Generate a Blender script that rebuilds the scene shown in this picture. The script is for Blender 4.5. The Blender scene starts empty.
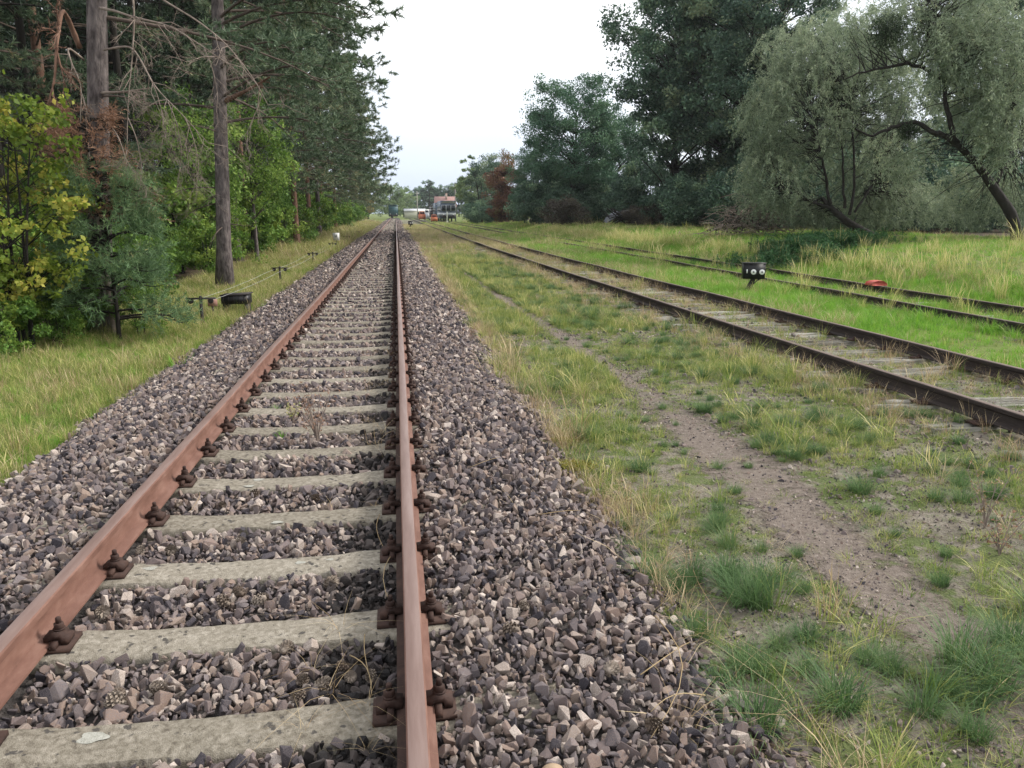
import bpy, bmesh, math, random
import numpy as np
from mathutils import Vector, Matrix, Euler

S = bpy.context.scene
COL = S.collection
R = math.radians
pi = math.pi

# ------------------------------------------------------------------ camera
CAMZ, FOC, PSI, TH = 1.715, 778.0, R(8.3), R(12.4)
cam_d = bpy.data.cameras.new('camera')
cam_d.sensor_width = 36.0
cam_d.lens = 36.0 * FOC / 1024.0
cam_d.clip_start, cam_d.clip_end = 0.05, 5000
cam = bpy.data.objects.new('camera', cam_d)
cam.location = (0, 0, CAMZ)
cam.rotation_euler = (pi / 2 - TH, 0, -PSI)
COL.objects.link(cam)
S.camera = cam

# ------------------------------------------------------------------ sky, sun, exposure
SUN_EL, SUN_AZ = R(36), R(82)            # azimuth measured from +Y (along the track) towards +X (right)
W = bpy.data.worlds.new('World')
S.world = W
W.use_nodes = True
nt = W.node_tree
nt.nodes.clear()
w_out = nt.nodes.new('ShaderNodeOutputWorld')
w_bg = nt.nodes.new('ShaderNodeBackground')
w_bg.inputs['Strength'].default_value = 0.1
sky = nt.nodes.new('ShaderNodeTexSky')
sky.sky_type = 'NISHITA'
sky.sun_disc = False
sky.sun_elevation = SUN_EL
sky.sun_rotation = SUN_AZ
sky.air_density, sky.dust_density = 1.0, 2.0
tc = nt.nodes.new('ShaderNodeTexCoord')
mp = nt.nodes.new('ShaderNodeMapping')
mp.inputs['Scale'].default_value = (1.0, 1.0, 3.0)
nz = nt.nodes.new('ShaderNodeTexNoise')
nz.inputs['Scale'].default_value = 2.2
nz.inputs['Detail'].default_value = 5
cr = nt.nodes.new('ShaderNodeValToRGB')       # the cloud deck: thick and thinner patches
cr.color_ramp.elements[0].position = 0.30
cr.color_ramp.elements[0].color = (0.86, 0.91, 1.0, 1)
cr.color_ramp.elements[1].position = 0.60
cr.color_ramp.elements[1].color = (1.0, 1.0, 1.0, 1)
sc_ = nt.nodes.new('ShaderNodeVectorMath')
sc_.operation = 'SCALE'
sc_.inputs['Scale'].default_value = 9.2
mx = nt.nodes.new('ShaderNodeMix')
mx.data_type = 'RGBA'
mx.inputs['Factor'].default_value = 0.86
nt.links.new(tc.outputs['Generated'], mp.inputs['Vector'])
nt.links.new(mp.outputs[0], nz.inputs['Vector'])
nt.links.new(nz.outputs['Fac'], cr.inputs['Fac'])
sx = nt.nodes.new('ShaderNodeSeparateXYZ')          # an overcast sky is dimmer and bluer low down, all the way round
hr = nt.nodes.new('ShaderNodeValToRGB')
hr.color_ramp.elements[0].position = 0.0
hr.color_ramp.elements[0].color = (0.50, 0.56, 0.66, 1)
hr.color_ramp.elements[1].position = 0.22
hr.color_ramp.elements[1].color = (1.0, 1.0, 1.0, 1)
hm = nt.nodes.new('ShaderNodeMix')
hm.data_type = 'RGBA'
hm.blend_type = 'MULTIPLY'
hm.inputs['Factor'].default_value = 1.0
nt.links.new(tc.outputs['Generated'], sx.inputs[0])
nt.links.new(sx.outputs['Z'], hr.inputs['Fac'])
nt.links.new(cr.outputs['Color'], hm.inputs['A'])
nt.links.new(hr.outputs['Color'], hm.inputs['B'])
nt.links.new(hm.outputs['Result'], sc_.inputs[0])
nt.links.new(sky.outputs[0], mx.inputs['A'])
nt.links.new(sc_.outputs[0], mx.inputs['B'])
nt.links.new(mx.outputs['Result'], w_bg.inputs['Color'])
nt.links.new(w_bg.outputs[0], w_out.inputs[0])

sun_d = bpy.data.lights.new('sun', 'SUN')
sun_d.energy = 2.6
sun_d.angle = R(14)
sun_d.color = (1.0, 0.95, 0.88)
sun = bpy.data.objects.new('sun', sun_d)
sun.rotation_euler = Vector((-math.sin(SUN_AZ) * math.cos(SUN_EL), -math.cos(SUN_AZ) * math.cos(SUN_EL), -math.sin(SUN_EL))).to_track_quat('-Z', 'Y').to_euler()
sun.location = (0, 0, 30)
COL.objects.link(sun)

vs = S.view_settings
vs.view_transform = 'Standard'
vs.look = 'None'
vs.exposure = 0.85
vs.gamma = 1.0
vs.use_curve_mapping = False
S.cycles.use_denoising = True
S.cycles.max_bounces = 6
S.cycles.diffuse_bounces = 3
S.cycles.transmission_bounces = 4
S.cycles.transparent_max_bounces = 4

# ------------------------------------------------------------------ helpers
rs = np.random.RandomState(7)
random.seed(7)


def proj(X, Y, Z):
    X, Y, Z = np.asarray(X, float), np.asarray(Y, float), np.asarray(Z, float)
    F = Y * math.cos(PSI) + X * math.sin(PSI)
    Rr = X * math.cos(PSI) - Y * math.sin(PSI)
    h = CAMZ - Z
    zc = F * math.cos(TH) + h * math.sin(TH)
    return 512 + FOC * Rr / zc, 384 + FOC * (-F * math.sin(TH) + h * math.cos(TH)) / zc, zc


def at(x, y, Y):
    """the point of the place seen at x, y of the photograph when it stands Y metres down the line"""
    a, b = (x - 512) / FOC, (y - 384) / FOC
    F = math.cos(TH) - b * math.sin(TH)
    D = math.sin(TH) + b * math.cos(TH)
    yy = F * math.cos(PSI) - a * math.sin(PSI)
    xx = a * math.cos(PSI) + F * math.sin(PSI)
    t = Y / yy
    return Vector((xx * t, Y, CAMZ - D * t))


def vnoise(x, y, s=1.0, seed=0):
    """smooth value noise in -1..1 from a few rotated sines"""
    x = np.asarray(x, float) * s
    y = np.asarray(y, float) * s
    r = np.random.RandomState(seed + 100)
    v = np.zeros(np.broadcast(x, y).shape)
    for k in range(6):
        a = r.uniform(0, 2 * pi)
        fq = r.uniform(0.6, 1.9)
        ph = r.uniform(0, 6.28)
        v = v + np.sin((x * math.cos(a) + y * math.sin(a)) * fq + ph)
    return v / 3.4


def tag(o, label=None, cat=None, group=None, kind=None):
    if label: o['label'] = label
    if cat: o['category'] = cat
    if group: o['group'] = group
    if kind: o['kind'] = kind
    return o


def empty(name, loc=(0, 0, 0), rz=0.0, parent=None):
    o = bpy.data.objects.new(name, None)
    o.empty_display_size = 0.2
    o.location = loc
    o.rotation_euler = (0, 0, rz)
    o.parent = parent
    COL.objects.link(o)
    return o


def link(name, me, parent=None, loc=None, rot=None, scale=None):
    o = bpy.data.objects.new(name, me)
    o.parent = parent
    if loc is not None: o.location = loc
    if rot is not None: o.rotation_euler = rot
    if scale is not None: o.scale = scale
    COL.objects.link(o)
    return o


def copy_tree(o, parent=None, **kw):
    c = o.copy()
    COL.objects.link(c)
    c.parent = parent
    for ch in list(o.children):
        copy_tree(ch, c)
    for k, v in kw.items():
        if k in ('label', 'group'): c[k] = v
        else: setattr(c, k, v)
    return c


class MB:
    """collects vertices and faces, then builds one mesh"""

    def __init__(s):
        s.v, s.f, s.t, s.n = [], [], [], 0

    def add(s, verts, faces, tint=None):
        verts = np.asarray(verts, float).reshape(-1, 3)
        faces = np.asarray(faces, int)
        s.v.append(verts)
        s.f.append(faces + s.n)
        if tint is None:
            tint = np.full(len(verts), 0.5)
        s.t.append(np.broadcast_to(np.asarray(tint, float), (len(verts),)))
        s.n += len(verts)
        return s

    def box(s, c, d, rz=0.0, taper=1.0, tilt=None):
        x, y, z = d[0] / 2, d[1] / 2, d[2] / 2
        p = np.array([(-x, -y, -z), (x, -y, -z), (x, y, -z), (-x, y, -z), (-x * taper, -y * taper, z), (x * taper, -y * taper, z), (x * taper, y * taper, z), (-x * taper, y * taper, z)])
        m = Euler(tilt if tilt else (0, 0, rz)).to_matrix()
        p = p @ np.array(m).T + np.array(c)
        return s.add(p, [(0, 3, 2, 1), (4, 5, 6, 7), (0, 1, 5, 4), (1, 2, 6, 5), (2, 3, 7, 6), (3, 0, 4, 7)])

    def tube(s, pts, rad, n=6, cap=True, tint=None):
        P = np.asarray(pts, float)
        k = len(P)
        rad = np.broadcast_to(np.asarray(rad, float), (k,))
        T = np.gradient(P, axis=0)
        T /= np.linalg.norm(T, axis=1)[:, None] + 1e-9
        ref = np.array([0.31, 0.2, 0.93]) if abs(T[0][2]) < 0.9 else np.array([1.0, 0.1, 0.0])
        A = np.cross(T, ref)
        A /= np.linalg.norm(A, axis=1)[:, None] + 1e-9
        B = np.cross(T, A)
        an = np.arange(n) * 2 * pi / n
        ring = P[:, None, :] + rad[:, None, None] * (np.cos(an)[None, :, None] * A[:, None, :] + np.sin(an)[None, :, None] * B[:, None, :])
        i = np.arange(k - 1)[:, None] * n
        j = np.arange(n)[None, :]
        j2 = (j + 1) % n
        f = np.stack([i + j, i + j2, i + n + j2, i + n + j], -1).reshape(-1, 4)
        s.add(ring.reshape(-1, 3), f, tint)
        if cap and n >= 4:
            b = s.n - k * n
            if n == 4:
                s.f.append(np.array([[b + 3, b + 2, b + 1, b], [s.n - 4, s.n - 3, s.n - 2, s.n - 1]]))
            else:
                for base, rev in ((b, True), (s.n - n, False)):
                    tri = np.array([[base, base + q, base + q + 1] for q in range(1, n - 1)])
                    s.f.append(tri[:, ::-1] if rev else tri)
        return s

    def lathe(s, prof, c=(0, 0, 0), n=16, axis='z'):
        prof = np.asarray(prof, float)
        an = np.arange(n) * 2 * pi / n
        k = len(prof)
        p = np.zeros((k, n, 3))
        p[:, :, 0] = prof[:, 0:1] * np.cos(an)
        p[:, :, 1] = prof[:, 0:1] * np.sin(an)
        p[:, :, 2] = prof[:, 1:2]
        if axis == 'y': p = p[:, :, [0, 2, 1]]
        if axis == 'x': p = p[:, :, [2, 1, 0]]
        i = np.arange(k - 1)[:, None] * n
        j = np.arange(n)[None, :]
        j2 = (j + 1) % n
        f = np.stack([i + j, i + j2, i + n + j2, i + n + j], -1).reshape(-1, 4)
        return s.add(p.reshape(-1, 3) + np.array(c), f)

    def kites(s, P, A, Bv, L, Wd, tint):
        """leaf shaped quads at P along A, across Bv"""
        P, A, Bv = P[:, None, :], A[:, None, :], Bv[:, None, :]
        L = np.broadcast_to(L, (len(P),))[:, None, None]
        Wd = np.broadcast_to(Wd, (len(P),))[:, None, None]
        v = np.concatenate([P - A * L * .5, P + Bv * Wd * .5 - A * L * .08, P + A * L * .5, P - Bv * Wd * .5 - A * L * .08], 1).reshape(-1, 3)
        f = np.arange(len(P) * 4).reshape(-1, 4)
        return s.add(v, f, np.repeat(np.broadcast_to(tint, (len(P),)), 4))

    def needles(s, P, D, L, Wd, tint):
        """thin triangles rooted at P pointing along D"""
        n = len(P)
        q = np.cross(D, rs.normal(size=(n, 3)))
        q /= np.linalg.norm(q, axis=1)[:, None] + 1e-9
        L = np.broadcast_to(L, (n,))[:, None]
        Wd = np.broadcast_to(Wd, (n,))[:, None]
        v = np.stack([P - q * Wd * .5, P + q * Wd * .5, P + D * L], 1).reshape(-1, 3)
        return s.add(v, np.arange(3 * n).reshape(-1, 3), np.repeat(np.broadcast_to(tint, (n,)), 3))

    def mesh(s, name, mat=None, smooth=False, auto=None):
        me = bpy.data.meshes.new(name)
        V = np.concatenate(s.v)
        me.vertices.add(len(V))
        me.vertices.foreach_set('co', V.astype(np.float32).ravel())
        loops = np.concatenate([f.ravel() for f in s.f])
        tot = np.concatenate([np.full(len(f), f.shape[1]) for f in s.f])
        st = np.concatenate([[0], np.cumsum(tot)[:-1]])
        me.loops.add(len(loops))
        me.loops.foreach_set('vertex_index', loops.astype(np.int32))
        me.polygons.add(len(tot))
        me.polygons.foreach_set('loop_start', st.astype(np.int32))
        if smooth:
            me.polygons.foreach_set('use_smooth', np.ones(len(tot), bool))
        a = me.attributes.new('tint', 'FLOAT', 'POINT')
        a.data.foreach_set('value', np.concatenate(s.t).astype(np.float32))
        me.update(calc_edges=True)
        me.validate()
        if auto is not None:
            me.shade_smooth() if hasattr(me, 'shade_smooth') else None
            me.set_sharp_from_angle(angle=R(auto))
        if mat: me.materials.append(mat)
        return me

    def build(s, name, mat, parent=None, smooth=False, auto=None, loc=None):
        return link(name, s.mesh(name, mat, smooth, auto), parent, loc)


def unit(v):
    return v / (np.linalg.norm(v, axis=-1, keepdims=True) + 1e-9)


# ------------------------------------------------------------------ materials
def new_mat(name):
    m = bpy.data.materials.new(name)
    m.use_nodes = True
    n = m.node_tree.nodes
    n.clear()
    return m, n, m.node_tree.links


def ramp_set(cr, stops):
    e = cr.color_ramp.elements
    while len(e) > 1: e.remove(e[-1])
    e[0].position = stops[0][0]
    e[0].color = (*stops[0][1], 1)
    for p, c in stops[1:]:
        k = e.new(p)
        k.color = (*c, 1)


def surf(name, stops, scale=8, detail=6, rough=0.85, bump=0.3, bscale=40, bdist=0.01, rand=0.0, stretch=(1, 1, 1), spots=None, metal=0.0, spec=0.3, dist=0.4, coord='Object'):
    """noise coloured surface; rand mixes in a shift per instance; spots = (colour, scale, threshold)"""
    m, n, l = new_mat(name)
    out = n.new('ShaderNodeOutputMaterial')
    b = n.new('ShaderNodeBsdfPrincipled')
    b.inputs['Roughness'].default_value = rough
    b.inputs['Metallic'].default_value = metal
    b.inputs['Specular IOR Level'].default_value = spec
    t = n.new('ShaderNodeTexCoord')
    mp = n.new('ShaderNodeMapping')
    mp.inputs['Scale'].default_value = stretch
    l.new(t.outputs[coord], mp.inputs['Vector'])
    nz = n.new('ShaderNodeTexNoise')
    nz.inputs['Scale'].default_value = scale
    nz.inputs['Detail'].default_value = detail
    nz.inputs['Distortion'].default_value = dist
    nz.inputs['Roughness'].default_value = 0.62
    l.new(mp.outputs[0], nz.inputs['Vector'])
    fac = nz.outputs['Fac']
    if rand:
        oi = n.new('ShaderNodeObjectInfo')
        ma = n.new('ShaderNodeMath')
        ma.operation = 'MULTIPLY_ADD'
        ma.inputs[1].default_value = rand
        ma.inputs[2].default_value = -rand / 2
        l.new(oi.outputs['Random'], ma.inputs[0])
        ad = n.new('ShaderNodeMath')
        ad.operation = 'ADD'
        ad.use_clamp = True
        l.new(ma.outputs[0], ad.inputs[0])
        l.new(fac, ad.inputs[1])
        fac = ad.outputs[0]
    cr = n.new('ShaderNodeValToRGB')
    ramp_set(cr, stops)
    l.new(fac, cr.inputs['Fac'])
    col = cr.outputs['Color']
    if spots:
        n2 = n.new('ShaderNodeTexNoise')
        n2.inputs['Scale'].default_value = spots[1]
        n2.inputs['Detail'].default_value = 4
        l.new(t.outputs[coord], n2.inputs['Vector'])
        c2 = n.new('ShaderNodeValToRGB')
        ramp_set(c2, [(spots[2], (0, 0, 0)), (spots[2] + 0.05, (1, 1, 1))])
        l.new(n2.outputs['Fac'], c2.inputs['Fac'])
        mx = n.new('ShaderNodeMix')
        mx.data_type = 'RGBA'
        l.new(c2.outputs['Color'], mx.inputs['Factor'])
        l.new(col, mx.inputs['A'])
        mx.inputs['B'].default_value = (*spots[0], 1)
        col = mx.outputs['Result']
    l.new(col, b.inputs['Base Color'])
    if bump:
        bn = n.new('ShaderNodeTexNoise')
        bn.inputs['Scale'].default_value = bscale
        bn.inputs['Detail'].default_value = 5
        l.new(mp.outputs[0], bn.inputs['Vector'])
        bp = n.new('ShaderNodeBump')
        bp.inputs['Strength'].default_value = bump
        bp.inputs['Distance'].default_value = bdist
        l.new(bn.outputs['Fac'], bp.inputs['Height'])
        l.new(bp.outputs[0], b.inputs['Normal'])
    l.new(b.outputs[0], out.inputs[0])
    return m


def leaf(name, stops, trans=0.3, rand=0.0, rough=0.6):
    """leaves and grass: colour by the random tint of each blade, part of the light passes through"""
    m, n, l = new_mat(name)
    out = n.new('ShaderNodeOutputMaterial')
    at_ = n.new('ShaderNodeAttribute')
    at_.attribute_name = 'tint'
    fac = at_.outputs['Fac']
    if rand:
        oi = n.new('ShaderNodeObjectInfo')
        ma = n.new('ShaderNodeMath')
        ma.operation = 'MULTIPLY_ADD'
        ma.inputs[1].default_value = rand
        ma.inputs[2].default_value = -rand / 2
        l.new(oi.outputs['Random'], ma.inputs[0])
        ad = n.new('ShaderNodeMath')
        ad.operation = 'ADD'
        ad.use_clamp = True
        l.new(ma.outputs[0], ad.inputs[0])
        l.new(fac, ad.inputs[1])
        fac = ad.outputs[0]
    cr = n.new('ShaderNodeValToRGB')
    ramp_set(cr, stops)
    l.new(fac, cr.inputs['Fac'])
    b = n.new('ShaderNodeBsdfPrincipled')
    b.inputs['Roughness'].default_value = rough
    b.inputs['Specular IOR Level'].default_value = 0.25
    tr = n.new('ShaderNodeBsdfTranslucent')
    l.new(cr.outputs['Color'], b.inputs['Base Color'])
    l.new(cr.outputs['Color'], tr.inputs['Color'])
    mx = n.new('ShaderNodeMixShader')
    mx.inputs[0].default_value = trans
    l.new(b.outputs[0], mx.inputs[1])
    l.new(tr.outputs[0], mx.inputs[2])
    l.new(mx.outputs[0], out.inputs[0])
    return m


def plain(name, c, rough=0.6, metal=0.0, var=0.25):
    a = tuple(max(0, x * (1 - var)) for x in c)
    b = tuple(min(1, x * (1 + var)) for x in c)
    return surf(name, [(0.3, a), (0.7, b)], scale=5, rough=rough, metal=metal, bump=0.1)


M = {}
M['stone'] = surf('ballast_stone', [(0.00, (0.037, 0.033, 0.039)), (0.12, (0.078, 0.069, 0.076)), (0.25, (0.141, 0.118, 0.116)), (0.36, (0.173, 0.124, 0.108)), (0.46, (0.156, 0.144, 0.154)), (0.56, (0.224, 0.187, 0.173)), (0.66, (0.198, 0.129, 0.103)), (0.76, (0.287, 0.226, 0.178)), (0.86, (0.245, 0.207, 0.198)), (0.94, (0.375, 0.303, 0.241)), (1.00, (0.541, 0.470, 0.422))], scale=14, rough=0.9, bump=0.5, bscale=90, bdist=0.006, rand=1.0, spec=0.2)
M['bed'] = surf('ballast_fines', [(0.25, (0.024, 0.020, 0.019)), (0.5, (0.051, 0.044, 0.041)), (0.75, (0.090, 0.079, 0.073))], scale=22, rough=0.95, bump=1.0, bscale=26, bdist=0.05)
M['rust'] = surf('rusted_rail_steel', [(0.25, (0.092, 0.044, 0.031)), (0.5, (0.154, 0.078, 0.057)), (0.75, (0.225, 0.131, 0.100))], scale=9, detail=9, rough=0.7, bump=0.3, bscale=160, bdist=0.002, stretch=(1.5, 0.5, 1.5), spec=0.3, dist=0.1)
M['rail_head'] = surf('worn_rail_head', [(0.25, (0.121, 0.074, 0.061)), (0.5, (0.166, 0.109, 0.092)), (0.75, (0.214, 0.154, 0.135))], scale=9, detail=9, rough=0.5, bump=0.15, bscale=160, bdist=0.002, stretch=(3, 0.25, 1), spec=0.45, dist=0.1)
M['old_head'] = surf('old_rail_head', [(0.25, (0.085, 0.058, 0.046)), (0.75, (0.17, 0.125, 0.10))], scale=9, rough=0.6, bump=0.2, bscale=100, stretch=(3, 0.3, 1))
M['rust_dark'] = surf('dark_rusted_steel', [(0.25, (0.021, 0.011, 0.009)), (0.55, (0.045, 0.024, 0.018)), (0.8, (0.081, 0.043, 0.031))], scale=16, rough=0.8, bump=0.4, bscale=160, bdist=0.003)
M['rail_old'] = surf('old_siding_rail_steel', [(0.25, (0.016, 0.012, 0.011)), (0.55, (0.034, 0.025, 0.022)), (0.8, (0.065, 0.048, 0.040))], scale=7, rough=0.75, bump=0.3, bscale=100, bdist=0.003, stretch=(6, 0.7, 6))
M['concrete'] = surf('weathered_concrete', [(0.28, (0.106, 0.090, 0.071)), (0.42, (0.180, 0.159, 0.124)), (0.58, (0.252, 0.225, 0.182)), (0.74, (0.340, 0.309, 0.257))], scale=38, detail=12, rough=0.95, bump=1.0, bscale=190, bdist=0.005, rand=0.12, spots=((0.075, 0.068, 0.060), 21, 0.625), spec=0.15)
M['lichen'] = surf('pale_lichen', [(0.3, (0.238, 0.233, 0.198)), (0.7, (0.378, 0.370, 0.326))], scale=60, rough=0.95, bump=0.5, bscale=150)
M['oldwood'] = surf('silvered_sleeper_wood', [(0.25, (0.082, 0.075, 0.062)), (0.48, (0.230, 0.217, 0.183)), (0.72, (0.451, 0.435, 0.382))], scale=5, rough=0.95, bump=0.9, bscale=26, bdist=0.012, stretch=(0.8, 9, 6), rand=0.35)
M['ground'] = surf('verge_soil', [(0.25, (0.085, 0.072, 0.050)), (0.45, (0.150, 0.130, 0.098)), (0.6, (0.20, 0.175, 0.140)), (0.8, (0.27, 0.24, 0.20))], scale=11, detail=10, rough=1.0, bump=1.0, bscale=55, bdist=0.025, spots=((0.095, 0.115, 0.040), 4.5, 0.50))
M['turf'] = surf('turf_soil', [(0.25, (0.058, 0.080, 0.016)), (0.5, (0.103, 0.139, 0.024)), (0.75, (0.167, 0.184, 0.043))], scale=0.9, detail=10, rough=1.0, bump=0.8, bscale=18, bdist=0.04)
M['path'] = surf('trodden_grit', [(0.25, (0.085, 0.066, 0.050)), (0.42, (0.146, 0.117, 0.096)), (0.58, (0.190, 0.156, 0.130)), (0.75, (0.275, 0.229, 0.197))], scale=30, detail=12, rough=1.0, bump=1.0, bscale=120, bdist=0.015)
M['litter'] = surf('forest_litter', [(0.25, (0.028, 0.020, 0.012)), (0.6, (0.075, 0.052, 0.030)), (0.8, (0.10, 0.085, 0.045))], scale=6, rough=1.0, bump=0.8, bscale=30, bdist=0.05)
M['grass'] = leaf('meadow_grass_blade', [(0.0, (0.091, 0.159, 0.026)), (0.35, (0.195, 0.262, 0.055)), (0.6, (0.342, 0.366, 0.105)), (0.85, (0.525, 0.476, 0.190)), (1.0, (0.634, 0.549, 0.260))], 0.35, rand=0.5)
M['lush'] = leaf('lush_grass_blade', [(0.00, (0.076, 0.218, 0.017)), (0.45, (0.162, 0.356, 0.033)), (0.80, (0.275, 0.455, 0.062)), (1.00, (0.418, 0.475, 0.142))], 0.4, rand=0.4)
M['fescue'] = leaf('fescue_blade', [(0.0, (0.052, 0.108, 0.040)), (0.4, (0.098, 0.180, 0.063)), (0.75, (0.161, 0.240, 0.089)), (1.0, (0.345, 0.336, 0.158))], 0.3, rand=0.35)
M['dry'] = leaf('dry_grass_straw', [(0.0, (0.224, 0.151, 0.078)), (0.5, (0.403, 0.297, 0.162)), (1.0, (0.582, 0.470, 0.291))], 0.25, rand=0.5)
M['moss'] = leaf('yellow_moss', [(0.0, (0.12, 0.12, 0.02)), (0.5, (0.22, 0.20, 0.035)), (1.0, (0.33, 0.27, 0.06))], 0.2)
M['bark'] = surf('pine_bark', [(0.30, (0.033, 0.026, 0.024)), (0.45, (0.092, 0.076, 0.073)), (0.60, (0.155, 0.130, 0.122)), (0.75, (0.222, 0.187, 0.178))], scale=13, detail=10, rough=0.95, bump=1.0, bscale=11, bdist=0.07, stretch=(1, 1, 0.35))
M['bark_red'] = surf('red_pine_bark', [(0.25, (0.075, 0.042, 0.030)), (0.5, (0.170, 0.095, 0.065)), (0.75, (0.26, 0.16, 0.115))], scale=7, rough=0.95, bump=1.0, bscale=14, bdist=0.03, stretch=(1, 1, 0.35))
M['bark_bough'] = surf('pine_bough_bark', [(0.3, (0.055, 0.042, 0.034)), (0.7, (0.135, 0.10, 0.082))], scale=9, rough=0.95, bump=0.4)
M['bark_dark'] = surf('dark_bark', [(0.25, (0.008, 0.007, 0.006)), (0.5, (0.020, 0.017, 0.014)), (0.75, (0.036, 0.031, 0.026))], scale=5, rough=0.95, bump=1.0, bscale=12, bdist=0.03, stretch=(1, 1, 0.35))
M['twig'] = surf('bare_grey_twig', [(0.3, (0.14, 0.105, 0.085)), (0.7, (0.30, 0.245, 0.205))], scale=9, rough=0.95, bump=0.3)
M['needle'] = leaf('pine_needles', [(0.00, (0.049, 0.082, 0.048)), (0.50, (0.120, 0.175, 0.100)), (0.85, (0.218, 0.265, 0.150)), (1.00, (0.291, 0.224, 0.121))], 0.2, rand=0.2)
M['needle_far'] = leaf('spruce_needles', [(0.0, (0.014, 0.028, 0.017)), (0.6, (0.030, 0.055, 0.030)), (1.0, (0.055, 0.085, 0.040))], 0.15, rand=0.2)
M['needle_young'] = leaf('sapling_needles', [(0.0, (0.062, 0.112, 0.050)), (0.5, (0.131, 0.219, 0.100)), (0.85, (0.213, 0.294, 0.125)), (1.0, (0.338, 0.300, 0.125))], 0.3)
M['needle_dead'] = leaf('dead_brown_needles', [(0.00, (0.160, 0.085, 0.050)), (0.50, (0.300, 0.165, 0.105)), (1.00, (0.430, 0.280, 0.190))], 0.25)
M['l_young'] = leaf('fresh_green_leaves', [(0.00, (0.057, 0.121, 0.025)), (0.50, (0.161, 0.270, 0.052)), (1.00, (0.356, 0.460, 0.115))], 0.4)
M['l_under'] = leaf('undergrowth_leaves', [(0.0, (0.061, 0.130, 0.025)), (0.5, (0.136, 0.250, 0.044)), (1.0, (0.287, 0.370, 0.072))], 0.35, rand=0.3)
M['l_yellow'] = leaf('yellow_green_leaves', [(0.00, (0.085, 0.140, 0.020)), (0.50, (0.200, 0.265, 0.035)), (0.85, (0.360, 0.370, 0.070)), (1.00, (0.500, 0.420, 0.090))], 0.45)
M['l_dark'] = leaf('dark_tree_leaves', [(0.00, (0.031, 0.063, 0.045)), (0.40, (0.085, 0.151, 0.099)), (0.75, (0.169, 0.261, 0.157)), (1.00, (0.288, 0.370, 0.207))], 0.25, rand=0.1)
M['l_mid'] = leaf('oak_leaves', [(0.00, (0.032, 0.064, 0.047)), (0.40, (0.081, 0.140, 0.092)), (0.75, (0.165, 0.231, 0.139)), (1.00, (0.277, 0.310, 0.172))], 0.28, rand=0.1)
M['l_teal'] = leaf('blue_green_leaves', [(0.0, (0.037, 0.090, 0.057)), (0.5, (0.077, 0.162, 0.095)), (1.0, (0.145, 0.249, 0.132))], 0.25)
M['l_red'] = leaf('russet_leaves', [(0.0, (0.069, 0.043, 0.034)), (0.45, (0.155, 0.074, 0.052)), (0.8, (0.230, 0.119, 0.065)), (1.0, (0.184, 0.189, 0.072))], 0.3)
M['l_brush'] = leaf('brown_bramble_leaves', [(0.0, (0.045, 0.036, 0.030)), (0.6, (0.095, 0.078, 0.060)), (1.0, (0.13, 0.12, 0.07))], 0.2)
M['l_willow'] = leaf('willow_leaves', [(0.00, (0.099, 0.143, 0.090)), (0.50, (0.256, 0.314, 0.200)), (0.90, (0.440, 0.493, 0.322)), (1.00, (0.554, 0.543, 0.322))], 0.35)
M['l_mistle'] = leaf('mistletoe_leaves', [(0.0, (0.024, 0.045, 0.024)), (1.0, (0.060, 0.090, 0.042))], 0.2)
M['l_pale'] = leaf('pale_far_leaves', [(0.0, (0.10, 0.16, 0.065)), (0.5, (0.19, 0.27, 0.115)), (1.0, (0.29, 0.36, 0.17))], 0.35)
M['l_gold'] = leaf('golden_far_leaves', [(0.0, (0.13, 0.13, 0.04)), (0.5, (0.26, 0.21, 0.06)), (1.0, (0.36, 0.28, 0.10))], 0.35)
M['l_nettle'] = leaf('nettle_leaves', [(0.0, (0.020, 0.070, 0.022)), (0.5, (0.040, 0.125, 0.038)), (1.0, (0.080, 0.18, 0.055))], 0.3, rand=0.3)
M['black'] = plain('black_paint', (0.012, 0.012, 0.013), 0.45)
M['iron'] = plain('dark_iron', (0.035, 0.030, 0.028), 0.7)
M['white'] = plain('white_enamel', (0.75, 0.75, 0.72), 0.4, var=0.08)
M['red'] = surf('faded_red_paint', [(0.3, (0.36, 0.055, 0.045)), (0.7, (0.52, 0.12, 0.09))], scale=14, rough=0.7, bump=0.2)
M['wire'] = plain('galvanised_wire', (0.42, 0.43, 0.42), 0.5)
M['pink'] = plain('faded_rust_plate', (0.30, 0.17, 0.13), 0.8)
M['teal'] = plain('dark_teal_coach_paint', (0.022, 0.072, 0.080), 0.5)
M['coach'] = plain('slate_blue_coach_paint', (0.075, 0.10, 0.14), 0.45)
M['cream'] = plain('pale_grey_coach_paint', (0.44, 0.46, 0.48), 0.5)
M['glass'] = plain('dark_window_glass', (0.020, 0.026, 0.034), 0.08)
M['roofgrey'] = plain('light_grey_roof', (0.42, 0.43, 0.45), 0.6)
M['tile'] = surf('red_roof_tiles', [(0.3, (0.20, 0.11, 0.095)), (0.7, (0.30, 0.185, 0.165))], scale=20, rough=0.85, bump=0.5, bscale=30, bdist=0.03)
M['brick'] = surf('dull_house_wall', [(0.3, (0.30, 0.22, 0.18)), (0.7, (0.40, 0.31, 0.26))], scale=12, rough=0.9)
M['orange'] = plain('orange_paint', (0.46, 0.15, 0.075), 0.6)
M['plaster'] = plain('pale_plaster', (0.62, 0.60, 0.48), 0.85, var=0.1)
M['cone'] = surf('pine_cone_scales', [(0.3, (0.085, 0.062, 0.046)), (0.7, (0.26, 0.215, 0.175))], scale=60, rough=0.9, rand=0.5)
M['tanstone'] = surf('tan_pebble', [(0.3, (0.27, 0.19, 0.12)), (0.7, (0.38, 0.28, 0.19))], scale=20, rough=0.8)
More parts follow.
